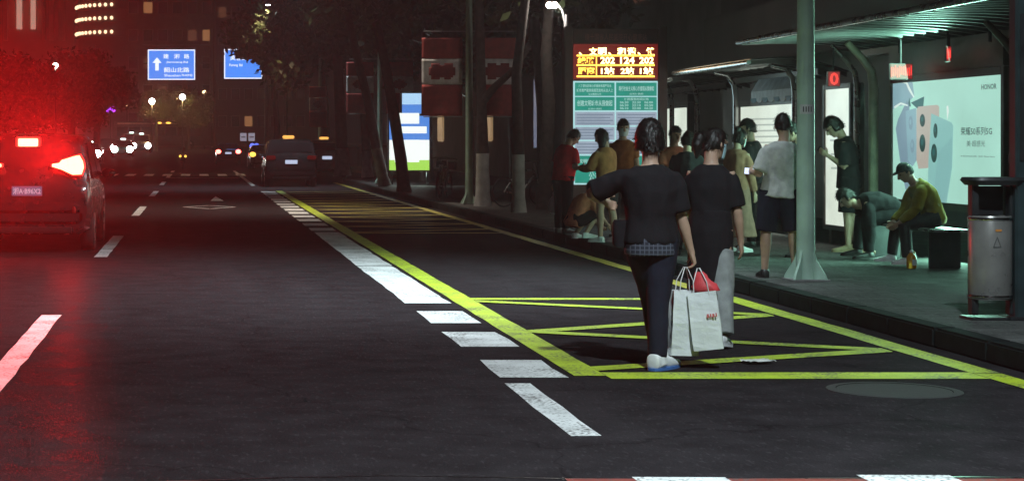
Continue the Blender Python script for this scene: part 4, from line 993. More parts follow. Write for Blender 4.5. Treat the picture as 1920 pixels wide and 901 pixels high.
# oncoming cars
emit('head_far', (1.0, .98, .92), 30.0)
OG = 'oncoming cars with headlights'
for lb, px, Yc, kd, bd, dz in (('nearest oncoming taxi, headlights and white roof sign beside the braking car', 166, 140, 'sedan', 'car_teal', 0),
                               ('middle oncoming taxi with green and white roof sign', 229, 160, 'sedan', 'car_teal', 0),
                               ('farthest oncoming car with roof sign before the bus', 264, 178, 'suv', 'car_grey', 0),
                               ('oncoming car squeezed between the two taxis', 199, 169, 'sedan', 'car_dark', 0), ('oncoming car just left of the farthest one, highest on the rise', 245, 190, 'suv', 'car_teal', 0)):
    car('oncoming_car', lb, at(px, 267, Yc).x, Yc + 2.3, math.pi, kd, bd, z=ground_z(Yc), head='head_far', roof=None if bd == 'car_dark' else 'roof_white', group=OG)
# scooter with twin amber lamps
sc = empty('motor_scooter', (at(343, 267, 118).x, 118, 0), 0, 'motor scooter with two small amber rear lamps in mid road', 'scooter')
for yy in (-.45, .75): MB().lathe([(.14, -.05), (.22, -.05), (.24, 0), (.22, .05), (.14, .05)], (0, yy, .24), 20, 'x').build('wheel', MATS['rubber'], sc, True)
MB().loft([((0, -.75, .55), (1, 0, 0), (0, 0, 1), .12, .10), ((0, -.5, .60), (1, 0, 0), (0, 0, 1), .19, .18), ((0, 0, .55), (1, 0, 0), (0, 0, 1), .17, .16), ((0, .3, .35), (1, 0, 0), (0, 0, 1), .16, .08), ((0, .7, .5), (1, 0, 0), (0, 0, 1), .2, .2)], 18).build('body', MATS['car_dark'], sc, True)
MB().loft([((0, -.6, .80), (1, 0, 0), (0, 0, 1), .10, .05), ((0, -.2, .82), (1, 0, 0), (0, 0, 1), .16, .06), ((0, .15, .78), (1, 0, 0), (0, 0, 1), .10, .05)], 16).build('saddle', MATS['black_plastic'], sc, True)
MB().tube([(0, .72, .4), (0, .5, 1.0), (0, .45, 1.05)], .03, 8).build('steering_column', MATS['dark_metal'], sc, True)
MB().tube([(-.33, .4, 1.05), (0, .48, 1.08), (.33, .4, 1.05)], .015, 8).build('handlebar', MATS['dark_metal'], sc, True)
for s in (-1, 1): MB().ball((s * .16, -.74, .76), (.075, .04, .075), 12, 8).build('rear_lamp', MATS['marker_amber'], sc, True)
# bus turning across the junction
mat('bus_paint', (0.10, 0.085, 0.08), 0.35, 0.1, var=0.15, coat=0.4); mat('bus_band', (0.6, 0.52, 0.45), 0.4)
YBUS = 200.0; xb0, xb1 = at(212, 267, YBUS).x, at(402, 267, YBUS).x; Lb = xb1 - xb0
bs = empty('bus', ((xb0 + xb1) / 2, YBUS, ground_z(YBUS)), 0, 'long dark bus turning across the junction, amber roof lamps', 'bus')
sec = [(-1.2, .35), (-1.25, .6), (-1.25, 2.55), (-1.1, 2.88), (1.1, 2.88), (1.25, 2.55), (1.25, .6), (1.2, .35)]
st_ = [(-Lb / 2, .93, -.06), (-Lb / 2 + .15, 1, 0), (Lb / 2 - 1.4, 1, 0), (Lb / 2 - .5, .99, -.05), (Lb / 2 - .12, .95, -.22), (Lb / 2, .86, -.5)]
v = []; 
for x, s_, dz in st_: v += [(x, a * s_, .35 + (b - .35) * (1 + dz / 2.6)) for a, b in sec]
n = 8; f = [(i * n + k, i * n + (k + 1) % n, (i + 1) * n + (k + 1) % n, (i + 1) * n + k) for i in range(len(st_) - 1) for k in range(n)] + [tuple(range(n)), tuple(range(5 * n, 6 * n))]
MB().add(v, f).build('body', MATS['bus_paint'], bs, True, angle=30)
for k in range(7):
    x = -Lb / 2 + .45 + k * 1.26
    MB().box((x + .57, -1.245, 1.85), (1.12, .03, .95)).build('window', MATS['dark_glass'], bs, bevel=.02)
MB().box((Lb / 2 - .62, -1.20, 1.55), (.75, .03, 1.7)).build('door', MATS['dark_glass'], bs, bevel=.02)
MB().box((-.3, -1.262, 2.66), (Lb - 1.6, .02, .16)).build('roof_band', MATS['bus_band'], bs)
for wx in (-Lb / 2 + 2.4, Lb / 2 - 2.6):
    w = MB().lathe([(.3, -.15), (.46, -.15), (.5, -.1), (.5, .1), (.46, .15), (.3, .15)], (wx, -1.12, .5), 24, 'y').build('wheel', MATS['rubber'], bs, True)
    MB().lathe([(.29, -.154), (.29, -.148), (.08, -.165)], (wx, -1.12, .5), 20, 'y').build('rim', MATS['steel'], w, True)
for x in (at(299, 267, YBUS).x, at(316, 267, YBUS).x): MB().ball((x - bs.location.x, -1.28, 2.72), (.28, .03, .10), 12, 6).build('marker_lamp', MATS['marker_amber'], bs, True)

# ------------------------------------------------------------------ buildings
emit('window_warm', (1.0, .45, .18), .28); emit('window_dim', (.8, .3, .16), .10)
emit('facade_bulb', (1.0, .70, .42), 2.4)
mat('fascia', (0.075, 0.068, 0.062), 0.7, var=.3, scale=.8); mat('shop_dark', (0.035, 0.032, 0.032), 0.5); mat('sign_pinkish', (0.30, 0.16, 0.15), 0.6)
def building(label, x0, x1, y0, y1, h, m, floors, nx, side='y', lit=0.0, seed=1, win=(1.1, 1.4), zb=3.6, base=True):
    """block with recessed-looking framed windows on the side that faces the camera (y) or the road (x)"""
    rg = random.Random(seed)
    t = empty('building', ((x0 + x1) / 2, (y0 + y1) / 2, .1), 0, label, 'building')
    MB().box((0, 0, h / 2), (x1 - x0, y1 - y0, h)).build('wall', MATS[m], t)
    MB().box((0, 0, h + .2), (x1 - x0 + .5, y1 - y0 + .5, .4)).build('parapet', MATS[m], t)
    span = (x1 - x0) if side == 'y' else (y1 - y0)
    fm = {}
    for fl in range(floors):
        z = zb + fl * (h - zb - .8) / floors + 1.0
        for k in range(nx):
            u = -span / 2 + span * (k + .5) / nx
            ww, wh = win
            gm = 'window_warm' if rg.random() < lit * .4 else ('window_dim' if rg.random() < lit else 'dark_glass')
            if side == 'y': c = (u, -(y1 - y0) / 2 - .03, z + wh / 2); s1 = (ww + .2, .12, wh + .2); s2 = (ww, .03, wh); c2 = (u, c[1] - .05, c[2]); sl = (u, c[1] - .1, z - .12); ss = (ww + .4, .3, .12)
            else: c = (-(x1 - x0) / 2 - .03, u, z + wh / 2); s1 = (.12, ww + .2, wh + .2); s2 = (.03, ww, wh); c2 = (c[0] - .05, u, c[2]); sl = (c[0] - .1, u, z - .12); ss = (.3, ww + .4, .12)
            w = MB().box(c, s1).build('window', MATS['grey_post'], t)
            MB().box(c2, s2).build('pane', MATS[gm], w); MB().box(sl, ss).build('sill', MATS[m], w)
    return t
BR = building('dark building with plain fascia behind the near shelter', 12.0, 24, 8, 44, 16, 'fascia', 3, 10, 'x', 0, 2, (1.6, 1.7), 4.6)
MB().box((-6.2, 0, 3.75), (.5, 35.6, 1.15)).build('fascia_board', MATS['fascia'], BR, bevel=.03)
for k in range(9):
    MB().box((-6.05, -15.8 + 3.95 * k, 1.55), (.1, 3.3, 2.7)).build('shop_window', MATS['shop_dark'], BR)
MB().box((-6.5, -2.0, 3.42), (.08, 5.4, .36)).build('shop_sign', MATS['sign_pinkish'], BR)
BC = building('dark block behind the trees at the centre', 13.0, 26, 46, 110, 18, 'concrete_wall', 4, 16, 'x', .12, 3, (1.6, 1.7), 4.6)
emit('doorway_glow', (.85, .55, .28), .30)
for px, w_ in ((825, .45), (917, .25)):
    MB().box((-6.56, 46440.0 / (px - 370) - 78, 2.25), (.1, w_ * 4.5, 1.4)).build('lit_doorway', MATS['doorway_glow'], BC, bevel=.04)
emit('shop_bluish', (.10, .13, .22), .8)
MB().box((-6.56, 72.5 - 78, 2.6), (.1, 2.2, 2.6)).build('lit_doorway', MATS['shop_bluish'], BC)
building('brown apartment block behind the blue direction sign', at(236, 0, 260).x, at(402, 0, 260).x, 260, 280, 30, 'brown_wall', 7, 6, 'y', .18, 5, (1.2, 1.5), 3.0)
building('tall dark block at the top centre of the view', at(405, 0, 300).x, at(600, 0, 300).x, 300, 325, 42, 'tower_wall', 9, 8, 'y', .05, 6, (1.2, 1.6), 3.0)
TWR = building('stone tower with pale vertical fins at the far left', at(-60, 0, 330).x, at(140, 0, 330).x, 330, 350, 48, 'stone_tower', 9, 1, 'y', .0, 7, (.5, .5), 30)
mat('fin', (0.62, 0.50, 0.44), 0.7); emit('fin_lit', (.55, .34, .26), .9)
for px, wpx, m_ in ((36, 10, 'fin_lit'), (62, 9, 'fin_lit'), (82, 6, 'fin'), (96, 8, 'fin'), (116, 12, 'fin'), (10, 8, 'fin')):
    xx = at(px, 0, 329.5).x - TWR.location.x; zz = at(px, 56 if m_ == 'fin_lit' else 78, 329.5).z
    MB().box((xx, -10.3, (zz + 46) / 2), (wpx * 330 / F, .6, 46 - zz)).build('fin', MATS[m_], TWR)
RT = empty('building', (at(256, 0, 310).x, 310, .1), 0, 'round dark tower ringed by three rows of small lights', 'building')
cr = 9.4
MB().lathe([(cr, 0), (cr, 34)], n=48).build('wall', MATS['tower_wall'], RT, True)
for py in (9, 34, 60):
    zz = at(0, py, 301.5).z - .1
    MB().lathe([(cr, zz - .75), (cr + .35, zz - .7), (cr + .35, zz - .5), (cr, zz - .45)], n=48, cap=False).build('ledge', MATS['tower_wall'], RT, True)
    for k in range(11):
        a = R(-86 + 64 * (k / 10))
        MB().ball(((cr + .30) * math.sin(a), -(cr + .30) * math.cos(a), zz), (.26, .26, .30), 8, 6).build('ring_light', MATS['facade_bulb'], RT, True)
# ------------------------------------------------------------------ people
def remesh(mb, voxel, iters=4, wr=0.0, wscale=9.0, seed=0, stretch=(1, 1, 0.55)):
    """Union of overlapping closed shapes as one continuous surface."""
    me = mb.mesh('tmp')
    o = bpy.data.objects.new('tmp', me)
    md = o.modifiers.new('r', 'REMESH'); md.mode = 'VOXEL'; md.voxel_size = voxel; md.adaptivity = 0
    ms = o.modifiers.new('s', 'SMOOTH'); ms.factor = 0.5; ms.iterations = iters
    out = evaluated(o)
    bpy.data.objects.remove(o); bpy.data.meshes.remove(me)
    if wr:
        n = len(out.vertices); co = np.empty(n * 3); no = np.empty(n * 3)
        out.vertices.foreach_get('co', co); out.vertex_normals.foreach_get('vector', no)
        co = co.reshape(-1, 3); q = co * np.array(stretch) * wscale + np.array((seed * 3.7, seed * 1.3, seed * 5.1))
        d = np.array([noise.noise(p) + 0.5 * noise.noise((p[0] * 2.3, p[1] * 2.3, p[2] * 2.3)) for p in q.tolist()])
        co = co + no.reshape(-1, 3) * (d * wr)[:, None]
        out.vertices.foreach_set('co', co.ravel()); out.update()
    out.shade_smooth(); out.materials.clear()
    return out

def rotv(v, ax, deg): return Matrix.Rotation(R(deg), 3, ax) @ v

def person(name, label, loc, yaw, H, cloth, lean=4, side=0, twist=0, hunch=0, head=(0, 0, 0),
           armL=None, armR=None, legL=(2, 4, 4), legR=(-2, 4, 4), hair='short', haircol='hair', mask=None,
           build=1.0, detail=1.0, glasses=False, group='people waiting at the bus stop', handL=0.35, handR=0.35, ground=0.15, seat=None, face=True):
    """cloth: top=(material, sleeve 0..2, hem), bottom=(kind, material), shoes=material, skin=material.
    legs: (thigh forward deg, outward deg, knee bend deg[, heel lift deg]).  arms: (upper dir, fore dir) in right/forward/up."""
    root = empty(name, loc, yaw, label, 'person', group)
    X, Y, Z = Vector((1, 0, 0)), Vector((0, 1, 0)), Vector((0, 0, 1))
    armL = armL or ((-0.16, 0.0, -1), (-0.08, 0.22, -1)); armR = armR or ((0.16, 0.0, -1), (0.08, 0.22, -1))
    S = {}
    # --- legs, relative to the pelvis
    for nm, s, lg in (('L', -1, legL), ('R', 1, legR)):
        f, ab, k = lg[:3]; lift = lg[3] if len(lg) > 3 else 0
        hip = Vector((s * 0.052 * H, 0, 0))
        d1 = Vector((s * math.sin(R(ab)), math.sin(R(f)), -math.cos(R(f)))).normalized()
        knee = hip + d1 * 0.245 * H
        d2 = Vector((s * math.sin(R(ab * 0.3)), math.sin(R(f - k)), -math.cos(R(f - k)))).normalized()
        ank = knee + d2 * 0.240 * H
        toe = lg[4] if len(lg) > 4 else 0.18
        fd = Vector((s * toe, 1, 0)).normalized(); fd = Matrix.Rotation(R(-lift), 3, Vector((fd.y, -fd.x, 0))) @ fd
        S['leg' + nm] = (hip, knee, ank, fd, lift)
    low = min(S['leg' + n][2].z - 0.04 * H - (math.sin(R(S['leg' + n][4])) * 0.09 * H) for n in 'LR')
    pz = -low if seat is None else seat
    P0 = Vector((0, 0, pz))
    for n in 'LR':
        h, k, a, fd, lf = S['leg' + n]; S['leg' + n] = (h + P0, k + P0, a + P0, fd, lf)
    # --- spine
    def spdir(l): return Vector((math.sin(R(side)), math.sin(R(l)), math.cos(R(l)))).normalized()
    sp = [P0 + Z * (-0.035 * H)]; cur = P0.copy(); fr = []
    u = spdir(lean * 0.4)
    marks = [(0.0, lean * 0.4), (0.095 * H, lean * 0.8), (0.10 * H, lean * 1.0 + hunch * 0.3), (0.068 * H, lean * 1.0 + hunch * 0.8), (0.042 * H, lean + hunch)]
    pts = []
    for i, (d, l) in enumerate(marks):
        u = spdir(l); cur = cur + u * d; tw = twist * i / 4
        rt = rotv(X, 'Z', tw); rt = (rt - u * rt.dot(u)).normalized(); fw = u.cross(rt).normalized()
        pts.append((cur.copy(), rt, fw, u))
    w = build
    dims = [(0.094 * w, 0.066 * w), (0.082 * w, 0.057 * w), (0.099 * w, 0.066 * w), (0.100 * w, 0.056 * w), (0.044, 0.040)]
    def torso(mb, inf, lo=0, hemdrop=0.0, hemflare=1.0, hi=5, belly=0.0):
        rings = []
        c, rt, fw, u = pts[0]
        if hemdrop: rings.append((c - Z * hemdrop, rt, fw, dims[0][0] * H * hemflare + inf, dims[0][1] * H * hemflare + inf, 2.3))
        else: rings.append((c - Z * 0.04 * H, rt, fw, 0.078 * H + inf, 0.058 * H + inf))
        for i in range(lo, hi):
            c, rt, fw, u = pts[i]; a, b = dims[i]
            if i == 1 and belly: c = c + fw * belly * 0.5; b = b + belly / H
            rings.append((c, rt, fw, a * H + inf, b * H + inf, 2.3))
        mb.loft(rings, 28)
    c4, rt4, fw4, u4 = pts[4]
    c3, rt3, fw3, u3 = pts[3]
    shL = c3 - rt3 * 0.090 * H * w + u3 * 0.002 * H; shR = c3 + rt3 * 0.090 * H * w + u3 * 0.002 * H
    hp, hy, hr = head
    hu = rotv(u4.lerp(Z, 0.5).normalized(), 'X', -hp * 0.4)
    neck1 = c4 + hu * 0.045 * H
    HM = (Matrix.Rotation(R(hy), 3, 'Z') @ Matrix.Rotation(R(-hp), 3, 'X') @ Matrix.Rotation(R(hr), 3, 'Y'))
    hs_ = cloth.get('head_scale', 1.0)
    hc = neck1 + HM @ Vector((0, 0.014 * H, 0.058 * H))
    hx, hyy, hz = 0.0455 * H * hs_, 0.0565 * H * hs_, 0.068 * H * hs_
    def hl(x, y, z): return hc + HM @ Vector((x * hx, y * hyy, z * hz))
    # --- body: one continuous mesh
    B = MB(); torso(B, 0.0)
    B.tube([c4 - u4 * 0.02 * H, c4 + u4 * 0.02 * H, neck1 + hu * 0.02 * H], [0.040 * H, 0.032 * H, 0.032 * H], 14)
    rings = []
    for z, a, y0, y1 in ((-1, .36, -.25, .66), (-.86, .55, -.45, .80), (-.6, .72, -.72, .84), (-.3, .86, -.92, .86), (0, .97, -1, .88), (.3, 1, -1.02, .92), (.6, .90, -.93, .86), (.82, .66, -.68, .62), (.97, .28, -.25, .25)):
        rings.append((hl(0, (y0 + y1) / 2, z), HM @ X, HM @ Y, a * hx, (y1 - y0) / 2 * hyy, 2.15))
    B.loft(rings, 24)
    B.tube([hl(0, .82, .12), hl(0, 1.0, -.12), hl(0, 1.12, -.26), hl(0, .84, -.34)], [.010 * H, .011 * H, .014 * H, .010 * H], 8)   # nose
    B.ball(hl(0, .80, -.56), (.016 * H, .008 * H, .006 * H), 10, 6)                                                    # lips
    for s in (-1, 1):
        B.ball(hl(s * 1.0, -.08, -.08), (.006 * H, .013 * H, .018 * H), 10, 6)                                          # ears
        B.ball(hl(s * .42, .80, .22), (.016 * H, .008 * H, .006 * H), 8, 6)                                             # brow ridge
    hands = {}
    for nm, s, sh, ar, curl in (('L', -1, shL, armL, handL), ('R', 1, shR, armR, handR)):
        d1 = (rt3 * ar[0][0] + fw3 * ar[0][1] + Z * ar[0][2]).normalized(); el = sh + d1 * 0.172 * H
        d2 = (rt3 * ar[1][0] + fw3 * ar[1][1] + Z * ar[1][2]).normalized(); wr_ = el + d2 * 0.150 * H
        S['arm' + nm] = (sh, el, wr_, d1, d2)
        B.tube([sh - d1 * .01 * H, sh + d1 * .05 * H, el - d1 * .02 * H, el], [.026 * H, .030 * H, .0235 * H, .0225 * H], 14)
        B.tube([el - d2 * .005 * H, el + d2 * .05 * H, wr_ - d2 * .02 * H, wr_ + d2 * 0.01 * H], [.0225 * H, .0235 * H, .0155 * H, .0145 * H], 14)
        # hand: palm, four unequal fingers, thumb leaving the side of the palm
        palm_n = (rt3 * -s).lerp(-fw3 if d2.z > -0.3 else fw3 * 0.2, 0.3)
        palm_n = (palm_n - d2 * palm_n.dot(d2)).normalized(); across = d2.cross(palm_n).normalized()
        if across.dot(fw3 if d2.z < -0.3 else Z) < 0: across = -across
        pe = wr_ + d2 * 0.052 * H
        B.loft([(wr_, across, palm_n, .014 * H, .011 * H), (wr_ + d2 * .022 * H, across, palm_n, .021 * H, .011 * H), (pe, across, palm_n, .0235 * H, .009 * H)], 12)
        for k, (off, ln) in enumerate(((.0175, .040), (.006, .045), (-.006, .042), (-.0172, .033))):
            a = pe + across * off * H - d2 * .004 * H; dd = d2; path = [a]
            for j, fr_ in enumerate((.45, .32, .23)):
                ang = curl * (45 + 35 * j) + 4 * k * curl
                dd = (d2 * math.cos(R(ang)) + palm_n * math.sin(R(ang)))
                a = a + dd * ln * fr_ * H; path.append(a)
            B.tube(path, [.0056 * H, .0053 * H, .0049 * H, .0042 * H], 8)
        t0 = wr_ + d2 * .016 * H + across * .017 * H
        t1 = t0 + (d2 * .7 + across * .75 + palm_n * .35).normalized() * .024 * H
        t2 = t1 + (d2 * .9 + across * .15 + palm_n * (.2 + curl)).normalized() * .024 * H
        B.tube([t0, t1, t2], [.0078 * H, .0066 * H, .0052 * H], 8)
        hands[nm] = (pe + palm_n * 0.012 * H, d2, palm_n, across, wr_)
    for nm in 'LR':
        h, k, a, fd, lf = S['leg' + nm]
        B.tube([h + Z * .01 * H, h.lerp(k, .3), h.lerp(k, .75), k], [.054 * H * w, .050 * H * w, .038 * H, .033 * H], 16)
        d2 = (a - k).normalized(); back = rotv(d2, 'X', 90); back = back if back.y < 0 else -back
        B.tube([k - d2 * .01 * H, k.lerp(a, .3) + back * .006 * H, k.lerp(a, .65), a], [.032 * H, .0335 * H, .0245 * H, .0200 * H], 16)
        fn = rotv(fd, 'X', 90); fn = fn if fn.z > 0 else -fn
        B.tube([a - fd * .025 * H - fn * .018 * H, a + fd * .03 * H - fn * .014 * H, a + fd * .085 * H - fn * .026 * H, a + fd * .105 * H - fn * .028 * H], [.016 * H, .018 * H, .013 * H, .008 * H], 12)
    link('body', remesh(B, 0.0085 / detail, 2), cloth['skin'], root)
    # --- clothes
    topm, slv, hem = cloth['top'][:3]; loose = cloth['top'][3] if len(cloth['top']) > 3 else 0.018
    T = MB(); torso(T, loose, hemdrop=hem * H, hemflare=cloth.get('flare', 1.04), belly=cloth.get('belly', 0.0))
    for nm in 'LR':
        sh, el, wr_, d1, d2 = S['arm' + nm]
        L = min(slv, 1.0)
        T.tube([sh - d1 * .012 * H, sh + d1 * .02 * H, sh + d1 * .05 * H, sh.lerp(el, .6 * L), sh.lerp(el, L)], [.018 * H + loose * .3, .030 * H + loose * .5, .032 * H + loose * .7, .031 * H + loose * .9, .031 * H + loose * (1.0 if slv <= 1 else .7)], 16)
        if slv > 1: T.tube([el - d1 * .02 * H, el + d2 * .04 * H, el.lerp(wr_, (slv - 1))], [.029 * H + loose * .6, .027 * H + loose * .6, .021 * H + loose * .5], 16)
    sdn = len(label)
    top = link('shirt' if slv <= 1 else 'jacket', remesh(T, 0.011, 5, 0.013, 8, sdn), topm, root)
    kind, bm_ = cloth['bottom'][:2]
    Q = MB()
    if kind in ('trousers', 'shorts'):
        torso(Q, 0.010, hi=2)
        for nm in 'LR':
            h, k, a, fd, lf = S['leg' + nm]; d2 = (a - k).normalized(); lo_ = cloth['bottom'][2] if len(cloth['bottom']) > 2 else 0.008
            if kind == 'trousers':
                Q.tube([h + Z * .012 * H, h.lerp(k, .4), k], [.058 * H * w + lo_, .050 * H * w + lo_, .038 * H + lo_], 16)
                Q.tube([k - d2 * .015 * H, k.lerp(a, .3), k.lerp(a, .96)], [.038 * H + lo_, .036 * H + lo_, .029 * H + lo_], 16)
            else:
                e = cloth['bottom'][3] if len(cloth['bottom']) > 3 else 0.9
                Q.tube([h + Z * .012 * H, h.lerp(k, .5), h.lerp(k, e)], [.058 * H * w + lo_, .054 * H * w + lo_, .050 * H + lo_], 18)
    else:
        c, rt, fw, u = pts[1]; zb = cloth['bottom'][2]
        rings = [(Vector((c.x, c.y, c.z)), rt, fw, .090 * H, .068 * H)]
        for t, a in ((.0, .112), (.25, .115), (.5, .125), (.75, .145), (1.0, .165)):
            zz = pz + (zb - pz) * t; fl_ = cloth['bottom'][3] if len(cloth['bottom']) > 3 else 1.0; rings.append((Vector((P0.x, 0.01, zz)), X, Y, (.1 + (a - .1) * fl_) * H, (.1 + (a - .1) * fl_) * H * .85, 2.2))
        Q.loft(rings, 32)
    link({'trousers': 'trousers', 'shorts': 'shorts', 'skirt': 'skirt'}[kind], remesh(Q, 0.011, 4, 0.008, 9, sdn + 3, (1, 1, .45)), bm_, root)
    H0 = H
    if kind == 'skirt' or cloth.get('shoes') is not None:
        for nm in 'LR':
            H = H0 * cloth.get('shoe_scale', 1.0)
            h, k, a, fd, lf = S['leg' + nm]
            fn = Vector((0, 0, 1)); fn = (fn - fd * fn.dot(fd)).normalized(); sd = fd.cross(fn)
            K = MB(); base = a - fn * .040 * H0
            K.loft([(base + fd * t * H + fn * z * H, sd, fn, wd * H, ht * H, 2.6) for t, z, wd, ht in
                    ((-.034, .020, .012, .010), (-.030, .024, .021, .024), (-.01, .026, .024, .028), (.02, .024, .025, .025), (.055, .019, .028, .019), (.085, .015, .028, .015), (.108, .013, .023, .012), (.118, .012, .012, .008))], 16)
            K.tube([a + fn * .012 * H, a - fn * .015 * H], [.025 * H, .029 * H], 14)
            so = link('shoe', remesh(K, 0.008, 1), cloth['shoes'], root)
            Q2 = MB(); Q2.loft([(base + fd * t * H + fn * .0035 * H, fd, sd, .0, .0) if False else (base + fn * z * H + fd * .042 * H, fd, sd, .081 * H, .029 * H, 2.7) for z in (-.0012, .008)], 24)
            Q2.build('sole', cloth.get('sole', cloth['shoes']), so)
            S['shoe' + nm] = (base, fd, sd, fn, so)
    H = H0
    # --- hair
    if hair:
        Hh = MB(); n, m = 44, 26; v = []
        for i in range(m + 1):
            a = math.pi * i / m - math.pi / 2
            for k in range(n):
                t = 2 * math.pi * k / n; d = Vector((math.cos(a) * math.cos(t), math.cos(a) * math.sin(t), math.sin(a)))
                sc = 1.13 + 0.05 * noise.noise(d * 3.1 + Vector((sdn, 0, 0))) + 0.05 * noise.noise(d * 9.0 + Vector((0, sdn, 0)))
                if hair in ('short', 'full'): sc += 0.07 * max(0, d.z) - (0.06 if hair != 'full' else -0.03) * smooth_(-d.z / .3) * abs(d.x) + (0.11 if hair == 'full' else 0)
                facez = 0.42 if hair != 'cap' else 0.3
                f_ = smooth_((d.y - 0.12) / 0.25) * smooth_((facez - d.z) / 0.22)
                low_ = smooth_(((-0.30 if hair != 'full' else -0.42) - d.z + (0.25 if hair != 'full' else 0.12) * abs(d.x) + 0.12 * d.y) / 0.42) if hair in ('short', 'full', 'cap', 'pony') else 0.0
                sc = sc * (1 - max(f_, low_)) + (0.72 * f_ + 0.86 * (1 - f_)) * max(f_, low_)
                if hair == 'cap': sc = min(sc, 1.1)
                v.append(hl(d.x * sc, d.y * sc - 0.03, d.z * sc))
        f = [(i * n + k, i * n + (k + 1) % n, (i + 1) * n + (k + 1) % n, (i + 1) * n + k) for i in range(m) for k in range(n)]
        Hh.add(v, f)
        if hair in ('long', 'bob'):
            ln = .75 if hair == 'bob' else 1.9
            rg = []
            for t in (0, .25, .5, .75, 1):
                c = hl(0, -.35 - .25 * t, .2) - Z * (t * ln * hz * 1.15)
                rg.append((c, HM @ X, HM @ Y, hx * (1.16 + .12 * t * (1 - t) * 4 - .15 * t), hyy * (.85 - .25 * t), 2.4))
            Hh.loft(rg, 24)
        if hair == 'pony':
            Hh.ball(hl(0, -1.15, .35), (.024 * H, .026 * H, .024 * H), 12, 8)
            Hh.tube([hl(0, -1.2, .4), hl(0, -1.75, .25), hl(0, -1.95, -.4), hl(0, -1.8, -1.3)], [.018 * H, .027 * H, .024 * H, .006 * H], 12)
        if hair == 'bun':
            Hh.ball(hl(0, -.75, .95), (.026 * H, .026 * H, .024 * H), 14, 10)
        hm = remesh(Hh, 0.009, 1, 0.004, 34, sdn, (1, 1, .6))
        if hair != 'cap':          # loose locks that break up the outline
            rg = random.Random(sdn); K = MB(); nv = len(hm.vertices)
            for q in range(900):
                vv = hm.vertices[rg.randrange(nv)]; c = vv.co.copy(); nn = vv.normal.copy()
                loc_ = HM.transposed() @ (c - hc)
                if loc_.z < -hz * .55 and hair not in ('long',): continue
                if loc_.y > hyy * .35 and loc_.z < hz * .35: continue
                dn = (HM @ Vector((loc_.x * .6, loc_.y * .6 + (.02 if loc_.y > 0 else -.0), -.05))); dn = (dn - nn * dn.dot(nn)).normalized()
                dn = (dn + Vector((rg.uniform(-.5, .5), rg.uniform(-.5, .5), rg.uniform(-.4, .4)))).normalized()
                sd_ = dn.cross(nn); sd_ = sd_.normalized() if sd_.length > 1e-4 else X; ln = rg.uniform(.025, .05); wd_ = rg.uniform(.0016, .0035)
                c = c - nn * .004
                m1 = c + dn * ln * .5 + nn * (.008 + .006 * rg.random()); e1 = c + dn * ln + nn * rg.uniform(.004, .016)
                K.add([c - sd_ * wd_, c + sd_ * wd_, m1 + sd_ * wd_ * .8, m1 - sd_ * wd_ * .8, e1], [(0, 1, 2, 3), (3, 2, 4)])
            bm = bmesh.new(); bm.from_mesh(hm); k2 = bpy.data.meshes.new('k'); k2.from_pydata(K.v, [], K.f); bm.from_mesh(k2); bm.to_mesh(hm); bm.free(); bpy.data.meshes.remove(k2); hm.shade_smooth()
        link('cap' if hair == 'cap' else 'hair', hm, MATS[haircol], root)
        if hair == 'cap':
            V = MB(); V.loft([(hl(0, .95, .42), HM @ X, HM @ Y, hx * .85, hyy * .55, 2.4), (hl(0, 1.0, .34), HM @ X, HM @ Y, hx * .88, hyy * .62, 2.4)], 20)
            V.build('visor', MATS[haircol], root, True)
    if mask is not None:
        M_ = MB(); n, m = 18, 10; v = []
        for i in range(m + 1):
            zz = -.98 + 1.0 * i / m
            for k in range(n):
                t = R(18 + 144 * k / (n - 1))
                ww = 0.92 - .25 * max(0, -zz - .5); r = 1.10 + .10 * math.sin(math.pi * i / m) * math.sin(t)
                v.append(hl(math.cos(t) * ww * 1.08, math.sin(t) * r * .93 - .02, zz))
        f = [(i * n + k, i * n + k + 1, (i + 1) * n + k + 1, (i + 1) * n + k) for i in range(m) for k in range(n - 1)]
        M_.add(v, f); mo = M_.build('face_mask', mask, root, True)
        sm = mo.modifiers.new('t', 'SOLIDIFY'); sm.thickness = 0.002
    if face:
        for s in (-1, 1):
            E = MB(); E.ball(hl(s * .40, .84, .03), (.0105 * H, .004 * H, .0055 * H), 10, 6); E.build('eye', MATS['eye'], root, True)
        if mask is None:
            E = MB(); E.ball(hl(0, .865, -.56), (.0150 * H, .004 * H, .0035 * H), 10, 6); E.build('mouth', MATS['lip'], root, True)
    if glasses:
        G = MB()
        for s in (-1, 1):
            c = hl(s * .42, .98, .04)
            G.tube([c + HM @ Vector((math.cos(t) * .018 * H, 0, math.sin(t) * .013 * H)) for t in [2 * math.pi * q / 14 for q in range(15)]], .0016 * H, 5)
            G.tube([hl(s * .80, .9, .06), hl(s * 1.04, .0, .02)], .0016 * H, 5)
        G.build('glasses', MATS['black_plastic'], root)
    M4 = Matrix.Translation(Vector(loc)) @ Matrix.Rotation(yaw, 4, 'Z')
    W = lambda p: M4 @ Vector(p)
    Wd = lambda d: Matrix.Rotation(yaw, 3, 'Z') @ Vector(d)
    S['handsW'] = {k: (W(h[0]), Wd(h[1]), Wd(h[2]), Wd(h[3]), W(h[4])) for k, h in hands.items()}
    S['root'] = root; S['W'] = W
    return S

def phone_in(S, which, label, lit, group='phones in hands', tilt=0.0):
    p, d, n, a, w_ = S['handsW'][which]
    o = empty('smartphone', p + n * 0.012, 0, label, 'phone', group)
    M = Matrix((a, d, n)).transposed()
    o.rotation_euler = M.to_euler()
    MB().box((0, 0.02, 0), (0.074, 0.155, 0.008)).build('case', MATS['black_plastic'], o, bevel=0.003)
    s = MB().box((0, 0.02, 0.0045), (0.068, 0.146, 0.0015)).build('screen', lit, o)
    return o
